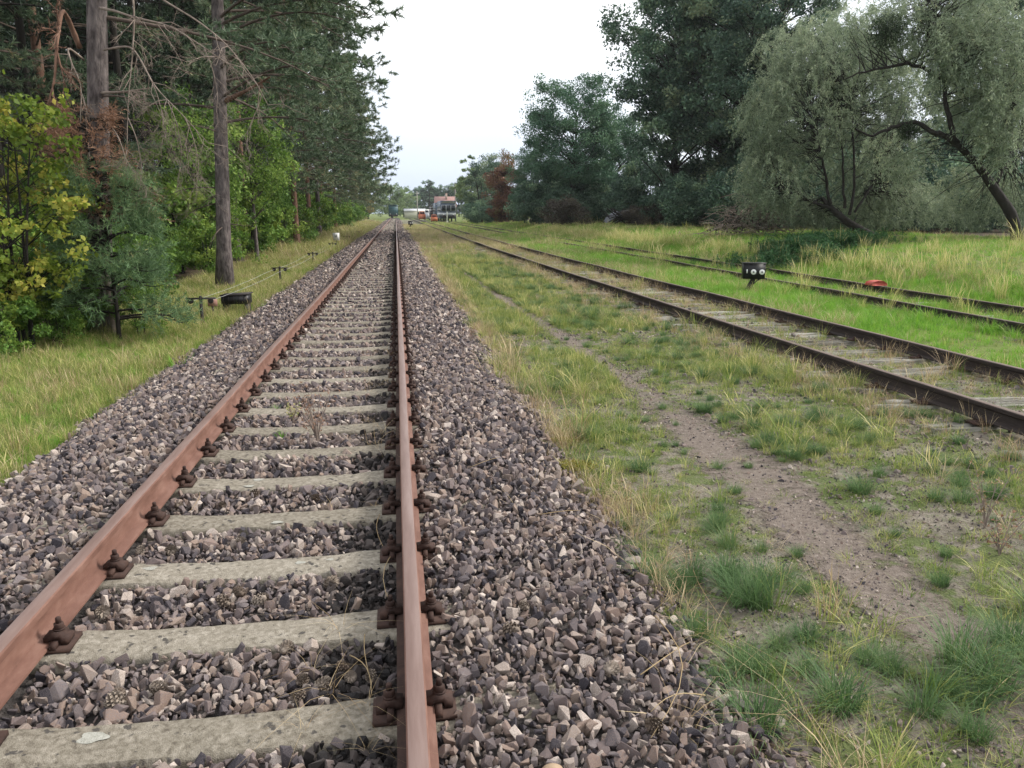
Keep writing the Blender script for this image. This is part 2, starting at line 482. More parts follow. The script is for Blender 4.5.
M['fell'] = surf('grey_tarpaulin', [(0.3, (0.084, 0.090, 0.102)), (0.7, (0.150, 0.156, 0.174))], scale=4, rough=0.8)

# ------------------------------------------------------------------ terrain profile
XL, XR = -1.488, 0.012                    # rail centres of the main line
ZR = 0.172                                # top of its rails
T2 = ([-4, 0, 7, 11, 20, 35, 55, 112, 260], [5.05, 5.0, 4.92, 4.84, 4.62, 4.42, 4.33, 4.15, 4.0])
T3 = ([-4, 5, 9.5, 18, 33, 60, 150, 260], [8.95, 8.98, 9.02, 9.18, 9.14, 9.05, 9.15, 9.3])
GAUGE = 1.505


def smooth_path(T):
    ys = np.linspace(T[0][0], T[0][-1], 400)
    xs = np.interp(ys, T[0], T[1])
    k = np.ones(25) / 25
    xp = np.pad(xs, 12, mode='edge')
    return ys, np.convolve(xp, k, 'valid')


P2, P3 = smooth_path(T2), smooth_path(T3)
x2 = lambda y: np.interp(y, *P2)
x3 = lambda y: np.interp(y, *P3)

GX = [-400, -30, -8, -5, -3.6, -2.95, 1.22, 1.6, 2.3, 3.4, 4.0, 4.7, 6.8, 7.3, 8.6, 11.2, 12.3, 13.6, 15.5, 20, 60, 400]
GZ = [0.6, 0.1, -0.12, -0.20, -0.24, -0.23, -0.10, -0.085, -0.115, -0.085, -0.085, -0.062, -0.060, -0.05, -0.065, -0.04, 0.16, 0.42, 0.58, 0.66, 0.8, 1.2]


def zg(X, Y):
    X, Y = np.asarray(X, float), np.asarray(Y, float)
    bank = np.clip((np.asarray(Y) - 100) / 80, 0, 1)
    z = np.interp(X, GX, GZ)
    z = np.where(X > 11.2, z * (1 - 0.75 * bank), z)
    near = np.clip(1.6 - np.abs(Y - 10) / 60, 0, 1)
    return z + near * (0.016 * vnoise(X, Y, 2.1, 3) + 0.008 * vnoise(X, Y, 6.0, 5)) * np.where((X > -2.8) & (X < 1.1), 0, 1)


BX = [-3.05, -2.9, -2.35, -1.9, -1.6, -1.42, -1.25, -0.35, -0.15, 0.1, 0.25, 0.75, 1.1, 1.32]
BZ = [-0.26, -0.21, -0.050, 0.012, 0.006, -0.030, -0.034, -0.036, -0.030, 0.000, 0.030, 0.026, -0.055, -0.12]


def zb(X, Y):
    return np.interp(X, BX, BZ) + 0.012 * vnoise(X, Y, 3.3, 11)


def grid_sheet(name, xs, ys, zf, mats, kind='structure', mat_idx=None):
    X, Y = np.meshgrid(xs, ys)
    Z = zf(X, Y)
    nx, ny = len(xs), len(ys)
    V = np.stack([X, Y, Z], -1).reshape(-1, 3)
    i = (np.arange(ny - 1)[:, None] * nx + np.arange(nx - 1)[None, :]).ravel()
    f = np.stack([i, i + 1, i + nx + 1, i + nx], -1)
    me = MB().add(V, f).mesh(name, None, smooth=True)
    for m in mats: me.materials.append(m)
    if mat_idx is not None:
        c = V[f].mean(1)
        me.polygons.foreach_set('material_index', mat_idx(c[:, 0], c[:, 1]).astype(np.int32))
    o = link(name, me)
    tag(o, kind=kind)
    return o


def axis(*segs):
    out = []
    for a, b, st in segs:
        out.append(np.arange(a, b - 1e-6, st))
    return np.concatenate(out + [[segs[-1][1]]])


ys_g = axis((-60, -4, 8), (-4, 24, 0.25), (24, 60, 0.8), (60, 160, 4), (160, 400, 20), (400, 2000, 200))
xs_g = axis((-1500, -100, 200), (-100, -30, 10), (-30, -6, 1), (-6, 16, 0.2), (16, 30, 1), (30, 100, 10), (100, 1500, 200))


def gmat(x, y):
    e = 0.5 * vnoise(x, y, 1.2, 21)
    k = np.zeros(len(x))
    k = np.where((x + e > 6.9), 1, k)
    k = np.where((x + e < -2.8), 1, k)
    k = np.where(x + e * 0.6 < -5.2, 2, k)
    k = np.where(x + e > 25, 2, k)
    k = np.where((np.abs(x) > 60) | (y > 210), 1, k)
    return k


ground = grid_sheet('ground', xs_g, ys_g, zg, [M['ground'], M['turf'], M['litter']], mat_idx=gmat)
bed = grid_sheet('ballast_bed', axis((-3.05, 1.32, 0.05)), axis((-4, 20, 0.1), (20, 80, 0.5), (80, 290, 5)), lambda X, Y: zb(X, Y) - 0.022 + 0.008 * vnoise(X, Y, 14, 2), [M['bed']])

def soften_edge(m):
    """let the sheet thin out to bare ground through a ragged noise edge"""
    n, l = m.node_tree.nodes, m.node_tree.links
    out = [x for x in n if x.type == 'OUTPUT_MATERIAL'][0]
    bs = [x for x in n if x.type == 'BSDF_PRINCIPLED'][0]
    t = n.new('ShaderNodeTexCoord')
    nz = n.new('ShaderNodeTexNoise')
    nz.inputs['Scale'].default_value = 7
    nz.inputs['Detail'].default_value = 8
    nz.inputs['Roughness'].default_value = .7
    l.new(t.outputs['Object'], nz.inputs['Vector'])
    at_ = n.new('ShaderNodeAttribute')
    at_.attribute_name = 'tint'
    s1 = n.new('ShaderNodeMath')
    s1.operation = 'MULTIPLY_ADD'
    l.new(nz.outputs['Fac'], s1.inputs[0])
    s1.inputs[1].default_value = 2.6
    l.new(at_.outputs['Fac'], s1.inputs[2])
    r = n.new('ShaderNodeMapRange')
    r.inputs['From Min'].default_value = 1.75
    r.inputs['From Max'].default_value = 2.25
    r.inputs['To Min'].default_value = 1
    r.inputs['To Max'].default_value = 0
    l.new(s1.outputs[0], r.inputs['Value'])
    l.new(r.outputs[0], bs.inputs['Alpha'])


soften_edge(M['path'])
# the trodden path beside the main line: an uneven sheet just above the ground with ragged edges
py = axis((-3, 24, 0.2), (24, 90, 1.0))
pc = np.interp(py, [-3, 2, 3.5, 5, 8, 12, 20, 40, 90], [2.2, 2.25, 2.34, 2.42, 2.5, 2.42, 2.1, 1.85, 1.75])
pw = 0.21 + 0.10 * vnoise(py, py * 0, 1.1, 31) + np.interp(py, [-3, 3, 6, 12, 40, 90], [0.20, 0.14, 0.02, -0.06, -0.14, -0.18])
NU = 13
u = np.linspace(-1.5, 1.5, NU)
PX = pc[:, None] + u[None, :] * pw[:, None]
PY = np.repeat(py[:, None], NU, 1)
PZ = zg(PX, PY) + 0.005
i = (np.arange(len(py) - 1)[:, None] * NU + np.arange(NU - 1)[None, :]).ravel()
cu = np.broadcast_to(np.abs(u)[None, :-1], (len(py) - 1, NU - 1)).ravel()
cx_, cy_ = PX[:-1, :-1].ravel(), PY[:-1, :-1].ravel()
path_o = MB().add(np.stack([PX, PY, PZ], -1).reshape(-1, 3), np.stack([i, i + 1, i + NU + 1, i + NU], -1), np.broadcast_to(np.abs(u)[None, :], PX.shape).ravel()).build('path', M['path'], smooth=True)
tag(path_o, kind='structure')
path_c = lambda y: np.interp(y, py, pc)
path_w = lambda y: np.interp(y, py, pw)


# ------------------------------------------------------------------ scattering of uncountable stuff
def scatter(name, protos, P, rot, scl, idx, parent=None):
    """one object: points that carry rotation, scale and kind, dressed with the prototype meshes"""
    P = np.asarray(P, np.float32)
    me = bpy.data.meshes.new(name)
    me.vertices.add(len(P))
    me.vertices.foreach_set('co', P.ravel())
    for nm, ty, arr, key in (('rot', 'FLOAT_VECTOR', rot, 'vector'), ('scl', 'FLOAT_VECTOR', scl, 'vector'), ('idx', 'INT', idx, 'value')):
        a = me.attributes.new(nm, ty, 'POINT')
        a.data.foreach_set(key, np.asarray(arr, np.int32 if ty == 'INT' else np.float32).ravel())
    o = link(name, me, parent)
    tag(o, kind='stuff')
    g = bpy.data.node_groups.new(name, 'GeometryNodeTree')
    g.interface.new_socket('Geometry', in_out='INPUT', socket_type='NodeSocketGeometry')
    g.interface.new_socket('Geometry', in_out='OUTPUT', socket_type='NodeSocketGeometry')
    gi, go = g.nodes.new('NodeGroupInput'), g.nodes.new('NodeGroupOutput')
    jn = g.nodes.new('GeometryNodeJoinGeometry')

    def attr(nm, ty):
        n = g.nodes.new('GeometryNodeInputNamedAttribute')
        n.data_type = ty
        n.inputs[0].default_value = nm
        return n.outputs[0]
    e2r = g.nodes.new('FunctionNodeEulerToRotation')
    g.links.new(attr('rot', 'FLOAT_VECTOR'), e2r.inputs[0])
    sa, ia = attr('scl', 'FLOAT_VECTOR'), attr('idx', 'INT')
    for k, pm in enumerate(protos):
        po = bpy.data.objects.new(name + '_kind', pm)
        oi = g.nodes.new('GeometryNodeObjectInfo')
        oi.inputs['Object'].default_value = po
        oi.inputs['As Instance'].default_value = True
        cp = g.nodes.new('FunctionNodeCompare')
        cp.data_type = 'INT'
        cp.operation = 'EQUAL'
        ins = [s for s in cp.inputs if s.type == 'INT']
        g.links.new(ia, ins[0])
        ins[1].default_value = k
        ip = g.nodes.new('GeometryNodeInstanceOnPoints')
        g.links.new(gi.outputs[0], ip.inputs['Points'])
        g.links.new(cp.outputs[0], ip.inputs['Selection'])
        g.links.new(oi.outputs['Geometry'], ip.inputs['Instance'])
        g.links.new(e2r.outputs[0], ip.inputs['Rotation'])
        g.links.new(sa, ip.inputs['Scale'])
        g.links.new(ip.outputs[0], jn.inputs[0])
    g.links.new(jn.outputs[0], go.inputs[0])
    md = o.modifiers.new('scatter', 'NODES')
    md.node_group = g
    return o


def jitter_grid(x0, x1, y0, y1, s):
    gx, gy = np.meshgrid(np.arange(x0, x1, s), np.arange(y0, y1, s))
    n = gx.size
    return gx.ravel() + rs.uniform(-.5, .5, n) * s, gy.ravel() + rs.uniform(-.5, .5, n) * s


def in_view(x, y, z=0.0, m=60):
    px, py_, zc = proj(x, y, z)
    return (zc > 0.3) & (px > -m) & (px < 1024 + m) & (py_ < 768 + m * 1.5)


# ------------------------------------------------------------------ tracks
def rail_profile(h=0.155, head=0.068, foot=0.13, z0=0.017):
    hw, fw = head / 2, foot / 2
    half = [(fw, 0), (fw, 0.010), (0.014, 0.027), (0.008, 0.042), (0.008, h - 0.052), (0.013, h - 0.046), (hw, h - 0.036), (hw, h - 0.010), (hw - 0.005, h - 0.003), (hw - 0.014, h)]
    pts = half + [(-x, z) for x, z in reversed(half)]
    return np.array(pts) + np.array([0, z0])


def sweep_rail(name, xfun, y0, y1, mat, parent, prof, step=1.0, zoff=0.0, wob=0.004, seed=0, extra=()):
    ys = np.concatenate([np.arange(y0, min(60, y1), step), np.arange(min(60, y1), y1 + .1, 6.0)])
    xs = xfun(ys) + wob * vnoise(ys, ys * 0, 0.7, seed)
    zs = zoff + wob * 0.8 * vnoise(ys, ys * 0, 0.9, seed + 1)
    k, n = len(ys), len(prof)
    V = np.zeros((k, n, 3))
    V[:, :, 0] = xs[:, None] + prof[None, :, 0]
    V[:, :, 1] = ys[:, None]
    V[:, :, 2] = zs[:, None] + prof[None, :, 1]
    i = np.arange(k - 1)[:, None] * n
    j = np.arange(n)[None, :]
    j2 = (j + 1) % n
    f = np.stack([i + j, i + j2, i + n + j2, i + n + j], -1).reshape(-1, 4)[:, ::-1]
    mb = MB().add(V.reshape(-1, 3), f)
    mb.f.append(np.array([list(range(n))]))
    o = mb.build(name, mat, parent, auto=35)
    me = o.data
    for x in extra: me.materials.append(x)
    top = np.zeros(len(me.polygons), np.int32)
    top[:len(f)] = np.where((np.tile(np.arange(n), k - 1) >= 8) & (np.tile(np.arange(n), k - 1) <= 10), 1, 0)
    if len(extra) > 1:                                   # darker steel material on the left side of web and foot
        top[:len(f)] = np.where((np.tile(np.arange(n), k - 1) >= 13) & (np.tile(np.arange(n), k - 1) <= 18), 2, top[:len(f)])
    me.polygons.foreach_set('material_index', top)
    return o


main = tag(empty('railway_track', (0, 0, 0)), 'rusty main line track on concrete sleepers running straight through the ballast', 'railway track')
prof = rail_profile()
sweep_rail('rail', lambda y: np.full_like(y, XL), -3, 285, M['rust'], main, prof, seed=1, extra=(M['rail_head'],))
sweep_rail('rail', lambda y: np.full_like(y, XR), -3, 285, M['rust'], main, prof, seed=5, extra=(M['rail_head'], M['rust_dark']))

SY = [3.10 + 0.645 * k for k in range(-3, 200)]
xc = (XL + XR) / 2


def sleeper_mesh(seed):
    r = np.random.RandomState(seed)
    n = 53
    xs = np.linspace(-1.3, 1.3, n)
    wt = np.interp(np.abs(xs), [0, 0.3, 0.62, 1.3], [0.098, 0.100, 0.110, 0.118])
    zt = np.interp(np.abs(xs), [0, 0.35, 0.6, 1.3], [-0.016, -0.014, 0.0, 0.0])
    sec = []
    for s_, zz, wadd in ((-1, -0.2, .03), (-1, -0.02, .012), (-1, -0.004, .0), (-.45, 0, -0.004), (0, 0.002, 0), (.45, 0, -0.004), (1, -0.004, .0), (1, -0.02, .012), (1, -0.2, .03)):
        q = np.zeros((n, 3))
        q[:, 0] = xs
        j = r.normal(0, 1, n)
        j2 = r.normal(0, 1, n)
        q[:, 1] = s_ * (wt + wadd) + (0.0022 * j if abs(s_) > .9 else 0)
        q[:, 2] = zt + zz + 0.0014 * j2 - (np.abs(r.normal(0, 1, n)) > 2.1) * (0.008 if abs(s_) > .9 else 0)
        sec.append(q)
    m = len(sec)
    V = np.stack(sec, 1).reshape(-1, 3)
    i = np.arange(n - 1)[:, None] * m
    j = np.arange(m - 1)[None, :]
    f = np.stack([i + j, i + m + j, i + m + j + 1, i + j + 1], -1).reshape(-1, 4)
    mb = MB().add(V, f[:, ::-1])
    mb.f.append(np.array([list(range(m)), [(n - 1) * m + q for q in range(m - 1, -1, -1)]])[:, ::-1])
    return mb.mesh('sleeper', M['concrete'], auto=50)


sl_me = [sleeper_mesh(s) for s in range(6)]


def plate_mesh():
    mb = MB()
    mb.box((0, 0, 0.007), (0.29, 0.140, 0.018))
    for s_ in (-1, 1):
        mb.box((s_ * 0.083, 0, 0.026), (0.026, 0.150, 0.024), taper=.9)
    return mb.mesh('base_plate', M['rust_dark'])


def clip_mesh(s_):
    """clamp block: a foot on the rail flange, an arched middle, a heel on the plate"""
    a = [(0.040, 0.036), (0.062, 0.036), (0.075, 0.044), (0.098, 0.044), (0.104, 0.020), (0.132, 0.020)]
    b = [(0.134, 0.046), (0.112, 0.050), (0.104, 0.066), (0.070, 0.068), (0.060, 0.056), (0.040, 0.054)]
    pr = np.array(a + b)
    n = len(pr)
    mb = MB()
    V = np.concatenate([np.stack([pr[:, 0] * s_, np.full(n, y), pr[:, 1]], 1) for y in (-0.033, 0.033)])
    j = np.arange(n)
    f = np.stack([j, (j + 1) % n, (j + 1) % n + n, j + n], 1)
    mb.add(V, f if s_ < 0 else f[:, ::-1])
    for base, fl in ((0, s_ > 0), (n, s_ < 0)):
        quads = [[base + q, base + q + 1, base + n - 2 - q, base + n - 1 - q] for q in range(n // 2 - 1)]
        mb.f.append(np.array(quads)[:, ::-1] if not fl else np.array(quads))
    return mb.mesh('rail_clip', M['rust_dark'])


def bolt_mesh(s_):
    mb = MB()
    x = s_ * 0.087
    mb.lathe([(0.0, 0.068), (0.024, 0.068), (0.024, 0.073), (0.0, 0.073)], (x, 0, 0), 12)
    mb.lathe([(0.0, 0.072), (0.0195, 0.072), (0.0205, 0.076), (0.0205, 0.092), (0.017, 0.096), (0.0, 0.096)], (x, 0, 0), 6)
    mb.lathe([(0.0, 0.095), (0.011, 0.095), (0.011, 0.117), (0.008, 0.120), (0.0, 0.120)], (x, 0, 0), 10)
    return mb.mesh('bolt', M['rust_dark'])


pl_me = plate_mesh()
cl_me = {s_: clip_mesh(s_) for s_ in (-1, 1)}
bo_me = {s_: bolt_mesh(s_) for s_ in (-1, 1)}


def joined_fastening():
    mb = MB()
    for me in (pl_me, cl_me[1], cl_me[-1], bo_me[1], bo_me[-1]):
        co = np.zeros(len(me.vertices) * 3)
        me.vertices.foreach_get('co', co)
        base = mb.n
        mb.v.append(co.reshape(-1, 3))
        mb.t.append(np.full(len(co) // 3, .5))
        mb.n += len(co) // 3
        for p in me.polygons:
            mb.f.append(np.array([list(p.vertices)]) + base)
    return mb.mesh('rail_fastening', M['rust_dark'])


fast_me = joined_fastening()
rr = random.Random(3)
for k, y in enumerate(SY):
    if y > 128: break
    s = link('sleeper', sl_me[k % 6], main, (xc, y, 0), (0, 0, rr.uniform(-.006, .006) + (pi if k % 2 else 0)))
    near = y < 9.5
    for rx in (XL - xc, XR - xc):
        flip = pi if k % 2 else 0
        fx = -rx if k % 2 else rx
        if near:
            link('base_plate', pl_me, s, (fx, 0, 0.002))
            for sd in (-1, 1):
                dz = rr.uniform(-.002, .002)
                link('rail_clip', cl_me[sd], s, (fx, rr.uniform(-.008, .008), dz), (0, 0, rr.uniform(-.04, .04)))
                link('bolt', bo_me[sd], s, (fx, rr.uniform(-.006, .006), dz))
        elif y < 75:
            link('rail_fastening', fast_me, s, (fx, 0, 0.002))
far_sl = MB()
for y in [v for v in SY if v > 128] + [SY[-1] + .645 * q for q in range(1, 200)]:
    if y < 284: far_sl.box((xc, y, -0.10), (2.6, 0.24, 0.12))
tag(far_sl.build('distant_sleepers', M['concrete'], main), kind='stuff')
# pale lichen patches on the nearest sleepers
for px, py_, rad in ((92, 733, .030), (262, 470, .022), (270, 537, .020), (150, 567, .02), (247, 487, .02), (300, 559, .016), (330, 556, .012)):
    p = at(px, py_, 1.0)
    d = (p - Vector((0, 0, CAMZ)))
    t = (0.006 - CAMZ) / d.z
    q = Vector((0, 0, CAMZ)) + d * t
    yk = min(SY, key=lambda v: abs(v - q.y))
    mb = MB()
    n = 22
    an = np.arange(n) * 2 * pi / n
    rr_ = rad * (1 + .16 * np.sin(an * 3 + rad * 900) + .10 * np.sin(an * 5 + rad * 300))
    V = np.stack([rr_ * np.cos(an) * 1.6, rr_ * np.sin(an), np.zeros(n)], 1)
    V = np.concatenate([V, [[0, 0, 0.0012]]])
    mb.add(V, [[q_, (q_ + 1) % n, n] for q_ in range(n)])
    kk = SY.index(yk)
    sl = [c for c in main.children if c.name.startswith('sleeper')][kk]
    sg = -1 if kk % 2 else 1
    lx = (q.x - xc)
    zt = float(np.interp(abs(lx), [0, 0.35, 0.6, 1.3], [-0.016, -0.014, 0, 0]))
    link('lichen_patch', mb.mesh('lichen_patch', M['lichen']), sl, (lx * sg, max(-.06, min(.06, (q.y - yk))) * sg, zt + 0.0030))


def wood_sleeper(seed):
    r = np.random.RandomState(seed)
    n, L = 30, 2.5
    xs = np.linspace(-L / 2, L / 2, n)
    mb = MB()
    strips = 4
    edges = np.linspace(-0.12, 0.12, strips + 1) + np.concatenate([[0], r.uniform(-.015, .015, strips - 1), [0]])
    for q in range(strips):                                    # split, rotten grain: strips at uneven height
        e0, e1 = edges[q] + 0.004, edges[q + 1] - 0.004
        i0 = r.randint(0, 4) if r.rand() < .5 else 0
        i1 = n - (r.randint(0, 6) if r.rand() < .5 else 0)
        z = 0.012 * np.sin(xs * r.uniform(1, 3) + r.uniform(0, 6)) + r.uniform(-.022, .006) + .004 * r.normal(size=n)
        x_ = xs[i0:i1]
        zz = z[i0:i1]
        m = len(x_)
        w = .004 * r.normal(size=(2, m))
        V = np.concatenate([np.stack([x_, np.full(m, e0) + w[0], zz], 1), np.stack([x_, np.full(m, e1) + w[1], zz], 1), np.stack([x_, np.full(m, e1) + w[1], zz * 0 - .14], 1), np.stack([x_, np.full(m, e0) + w[0], zz * 0 - .14], 1)])
        j = np.arange(m - 1)
        f = np.concatenate([np.stack([j + a * m, j + 1 + a * m, j + 1 + ((a + 1) % 4) * m, j + ((a + 1) % 4) * m], 1) for a in range(4)])
        mb.add(V, f)
        mb.f.append(np.array([[0, m, 2 * m, 3 * m], [4 * m - 1, 3 * m - 1, 2 * m - 1, m - 1]]) + mb.n - 4 * m)
    return mb.mesh('sleeper', M['oldwood'])


wood_me = [wood_sleeper(40 + s) for s in range(7)]


def old_fast():
    mb = MB()
    mb.box((0, 0, 0.012), (0.30, 0.16, 0.016))
    for s_ in (-1, 1):
        mb.box((s_ * 0.085, s_ * .03, 0.030), (0.05, 0.05, 0.024), taper=.7)
        mb.lathe([(0, .04), (0.018, .04), (0.018, .058), (0, .062)], (s_ * .085, s_ * .03, 0), 6)
    return mb.mesh('rail_fastening', M['rust_dark'])


of_me = old_fast()


def siding(xf, y0, y1, ysl, label, seed, z=-0.036, spacing=0.70):
    t = tag(empty('railway_track'), label, 'railway track')
    pr = rail_profile(0.150, 0.066, 0.125, z + 0.020)
    sweep_rail('rail', xf, y0, y1, M['rail_old'], t, pr, wob=0.010, seed=seed, extra=(M['old_head'],))
    sweep_rail('rail', lambda y: xf(y) + GAUGE, y0, y1, M['rail_old'], t, pr, wob=0.010, seed=seed + 4, extra=(M['old_head'],))
    r = random.Random(seed)
    y = 1.6
    k = 0
    while y < ysl:
        s = link('sleeper', wood_me[(k * 3 + seed) % 7], t, (float(xf(y)) + GAUGE / 2 + r.uniform(-.08, .08), y, z + r.uniform(-.012, .012)), (r.uniform(-.02, .02), 0, r.uniform(-.03, .03)))
        for q in (-1, 1):
            if y < 30: link('rail_fastening', of_me, s, (q * GAUGE / 2 + float(xf(y)) + GAUGE / 2 - s.location.x, 0, 0.002))
        y += spacing + r.uniform(-.06, .06)
        k += 1
    return t


trk2 = siding(x2, -3, 250, 60, 'dark weathered siding track on split grey wooden sleepers nearest the main line', 12)
trk3 = siding(x3, -3, 250, 36, 'overgrown siding track sunk in bright green grass, farthest to the right', 23, z=-0.035)

# ------------------------------------------------------------------ ballast stones
M['dark_stone'] = surf('dark_ballast_stone', [(0.1, (0.020, 0.018, 0.018)), (0.5, (0.045, 0.038, 0.036)), (0.9, (0.10, 0.082, 0.075))], scale=14, rough=0.85, bump=0.5, bscale=90, bdist=0.006, rand=1.0)  # darker variant of the ballast stone colours
stone_me = []
for s in range(14):
    r = np.random.RandomState(200 + s)
    bm = bmesh.new()
    el = np.array([r.uniform(.85, 1.45), r.uniform(.65, 1.0), r.uniform(.40, .85)])
    for q in range(12):
        v = r.normal(size=3)
        v = v / np.linalg.norm(v)
        v = np.sign(v) * np.abs(v) ** 0.66 * el * r.uniform(.85, 1.05)
        bm.verts.new(v)
    h = bmesh.ops.convex_hull(bm, input=bm.verts)
    for g in [e for e in h['geom_interior'] if isinstance(e, bmesh.types.BMVert)]:
        if g.is_valid: bm.verts.remove(g)
    bmesh.ops.bevel(bm, geom=list(bm.edges), offset=0.03, segments=1, affect='EDGES')
    me = bpy.data.meshes.new('stone')
    bm.to_mesh(me)
    bm.free()
    me.materials.append(M['stone'])
    stone_me.append(me)


dark_stone_me = []
for me in stone_me:
    g = me.copy()
    g.materials.clear()
    g.materials.append(M['dark_stone'])
    dark_stone_me.append(g)


def ballast(y0, y1, s, size, lift):
    x, y = jitter_grid(-3.1, 1.34, y0, y1, s)
    e_l = -2.86 + .14 * vnoise(y, y * 0, 1.7, 51)
    e_r = 1.16 + .10 * vnoise(y, y * 0, 2.3, 52)
    keep = (x > e_l - .14 * rs.rand(len(x))) & (x < e_r + .16 * rs.rand(len(x)))
    d = np.abs((y - 3.10 + .645 * 500) % .645)
    d = np.minimum(d, .645 - d)
    ins = (x > XL - .1) & (x < XR + .05)
    outl = (x < XL - .1) & (x > -2.05)
    keep &= ~(ins & (d < .106 + size * .35 * rs.rand(len(x))) & (rs.rand(len(x)) > .010))
    keep &= ~(outl & (d < .12) & (rs.rand(len(x)) > .95))
    keep &= np.minimum(np.abs(x - XL), np.abs(x - XR)) > .062 + size * .6
    fx = np.minimum(np.abs(x - XL), np.abs(x - XR))
    keep &= ~((d < .070 + size * .4) & (fx < .135 + size * .4))
    keep &= in_view(x, y, 0, 300)
    x, y = x[keep], y[keep]
    n = len(x)
    sz = size * np.exp(rs.normal(0, .33, n).clip(-.7, .50))
    z = zb(x, y) + lift + rs.uniform(-.014, .014, n)
    return np.stack([x, y, z], 1), rs.uniform(0, 2 * pi, (n, 3)) * np.array([.5, .5, 1]), sz


parts = []
for a in ((.7, 5.2, .053, .0250, .008), (.7, 5.2, .041, .0185, -.006), (.7, 4.2, .040, .0115, .006), (5.2, 10.5, .058, .027, .006), (5.2, 10.5, .046, .021, -.004), (10.5, 24, .062, .032, .0), (24, 46, .10, .052, -.004), (46, 80, .17, .085, -.012), (80, 130, .20, .070, -.045), (130, 200, .36, .09, -.08)):
    parts.append(ballast(*a))
BP = np.concatenate([p[0] for p in parts])
BR = np.concatenate([p[1] for p in parts])
BS = np.concatenate([p[2] for p in parts])
px, py_, zc = proj(BP[:, 0], BP[:, 1], BP[:, 2])
vis = (px > 5) & (px < 1019) & (py_ < 760) & (BP[:, 2] > zb(BP[:, 0], BP[:, 1]) - .01)
score = np.where(vis, BS / zc, 0)
big = np.argsort(-score)[:300]
mask = np.zeros(len(BP), bool)
mask[big] = True
bi = rs.randint(0, 14, len(BP))
gr = (BP[:, 0] < XR - .04) & (BP[:, 0] > XR - .30 - .10 * rs.rand(len(BP))) & (rs.rand(len(BP)) < .85)  # most stones in the strip left of the right rail get the darker variant
bi = np.where(gr, bi + 14, bi)
ALLST = stone_me + dark_stone_me
sq = np.stack([np.ones(len(BP)), rs.uniform(.8, 1.1, len(BP)), rs.uniform(.75, 1.1, len(BP))], 1) * BS[:, None]
for q in big:
    link('stone', ALLST[bi[q]], bed, BP[q], BR[q], sq[q])
scatter('ballast_stones', ALLST, BP[~mask], BR[~mask], sq[~mask], bi[~mask], bed)
pebble = MB().lathe([(0.0, -.02), (.022, -.016), (.034, -.002), (.033, .012), (.02, .022), (0, .025)], n=14).build('pebble', M['tanstone'], None, smooth=True)
pebble.location = at(553, 737, 2.03)
pebble.location.z = float(zb(pebble.location.x, 2.03)) + .022
pebble.scale = (1, .85, .9)
tag(pebble, 'smooth rounded tan pebble lying on the ballast near the bottom edge', 'pebble')

# loose grit on the path and by the siding
G_ = []
for y0, y1, s, sz in ((1.2, 4.6, .021, .0052), (4.6, 12, .036, .0078)):
    gx, gy = jitter_grid(1.2, 4.6, y0, y1, s)
    keep = (rs.rand(len(gx)) < np.clip(.42 + .4 * vnoise(gx, gy, 2.2, 41), .08, .95)) & in_view(gx, gy, 0, 250)
    gx, gy = gx[keep], gy[keep]
    G_.append(np.stack([gx, gy, zg(gx, gy) + .006, sz * np.exp(rs.normal(0, .48, len(gx)))], 1))
G_ = np.concatenate(G_)
n = len(G_)
scatter('path_grit', stone_me, G_[:, :3], rs.uniform(0, 2 * pi, (n, 3)), np.repeat(G_[:, 3:], 3, 1), rs.randint(0, 14, n))
gx, gy = jitter_grid(4.2, 6.9, 4, 26, .11)
n = len(gx)
gs = .016 * np.exp(rs.normal(0, .4, n))
scatter('siding_gravel', stone_me, np.stack([gx, gy, zg(gx, gy) + .004], 1), rs.uniform(0, 2 * pi, (n, 3)), np.repeat(gs[:, None], 3, 1), rs.randint(0, 14, n))


# ------------------------------------------------------------------ grass
def tuft(seed, n, h, spread, lean, width, mat, tint=(.2, .8), segs=3, heads=0.0):
    r = np.random.RandomState(seed)
    V, F, T = [], [], []
    b = 0
    for q in range(n):
        a = r.uniform(0, 2 * pi)
        rad = spread * math.sqrt(r.rand())
        p0 = np.array([rad * math.cos(a), rad * math.sin(a), -.01])
        da = a + r.normal(0, .9)
        ln = abs(r.normal(lean, lean * .5))
        H = h * r.uniform(.55, 1.1)
        d = np.array([math.cos(da), math.sin(da), 0])
        side = np.array([-d[1], d[0], 0])
        tt = r.uniform(*tint)
        hd = r.rand() < heads
        for k in range(segs + 1):
            t = k / segs
            c = p0 + d * ln * H * t ** 1.8 + np.array([0, 0, H * (t - .28 * ln * t * t)])
            w = width * (1 - t * .92) * .5 if not hd else width * (.28 if k < segs - 1 else .75 if k == segs - 1 else .1) * .8
            V += [c - side * w, c + side * w]
            T += [min(1, tt + (.35 if hd and k >= segs - 1 else 0))] * 2
            if k: F.append((b + 2 * k - 2, b + 2 * k - 1, b + 2 * k + 1, b + 2 * k))
        b += 2 * (segs + 1)
    return MB().add(V, F, np.array(T)).mesh('tuft', mat)


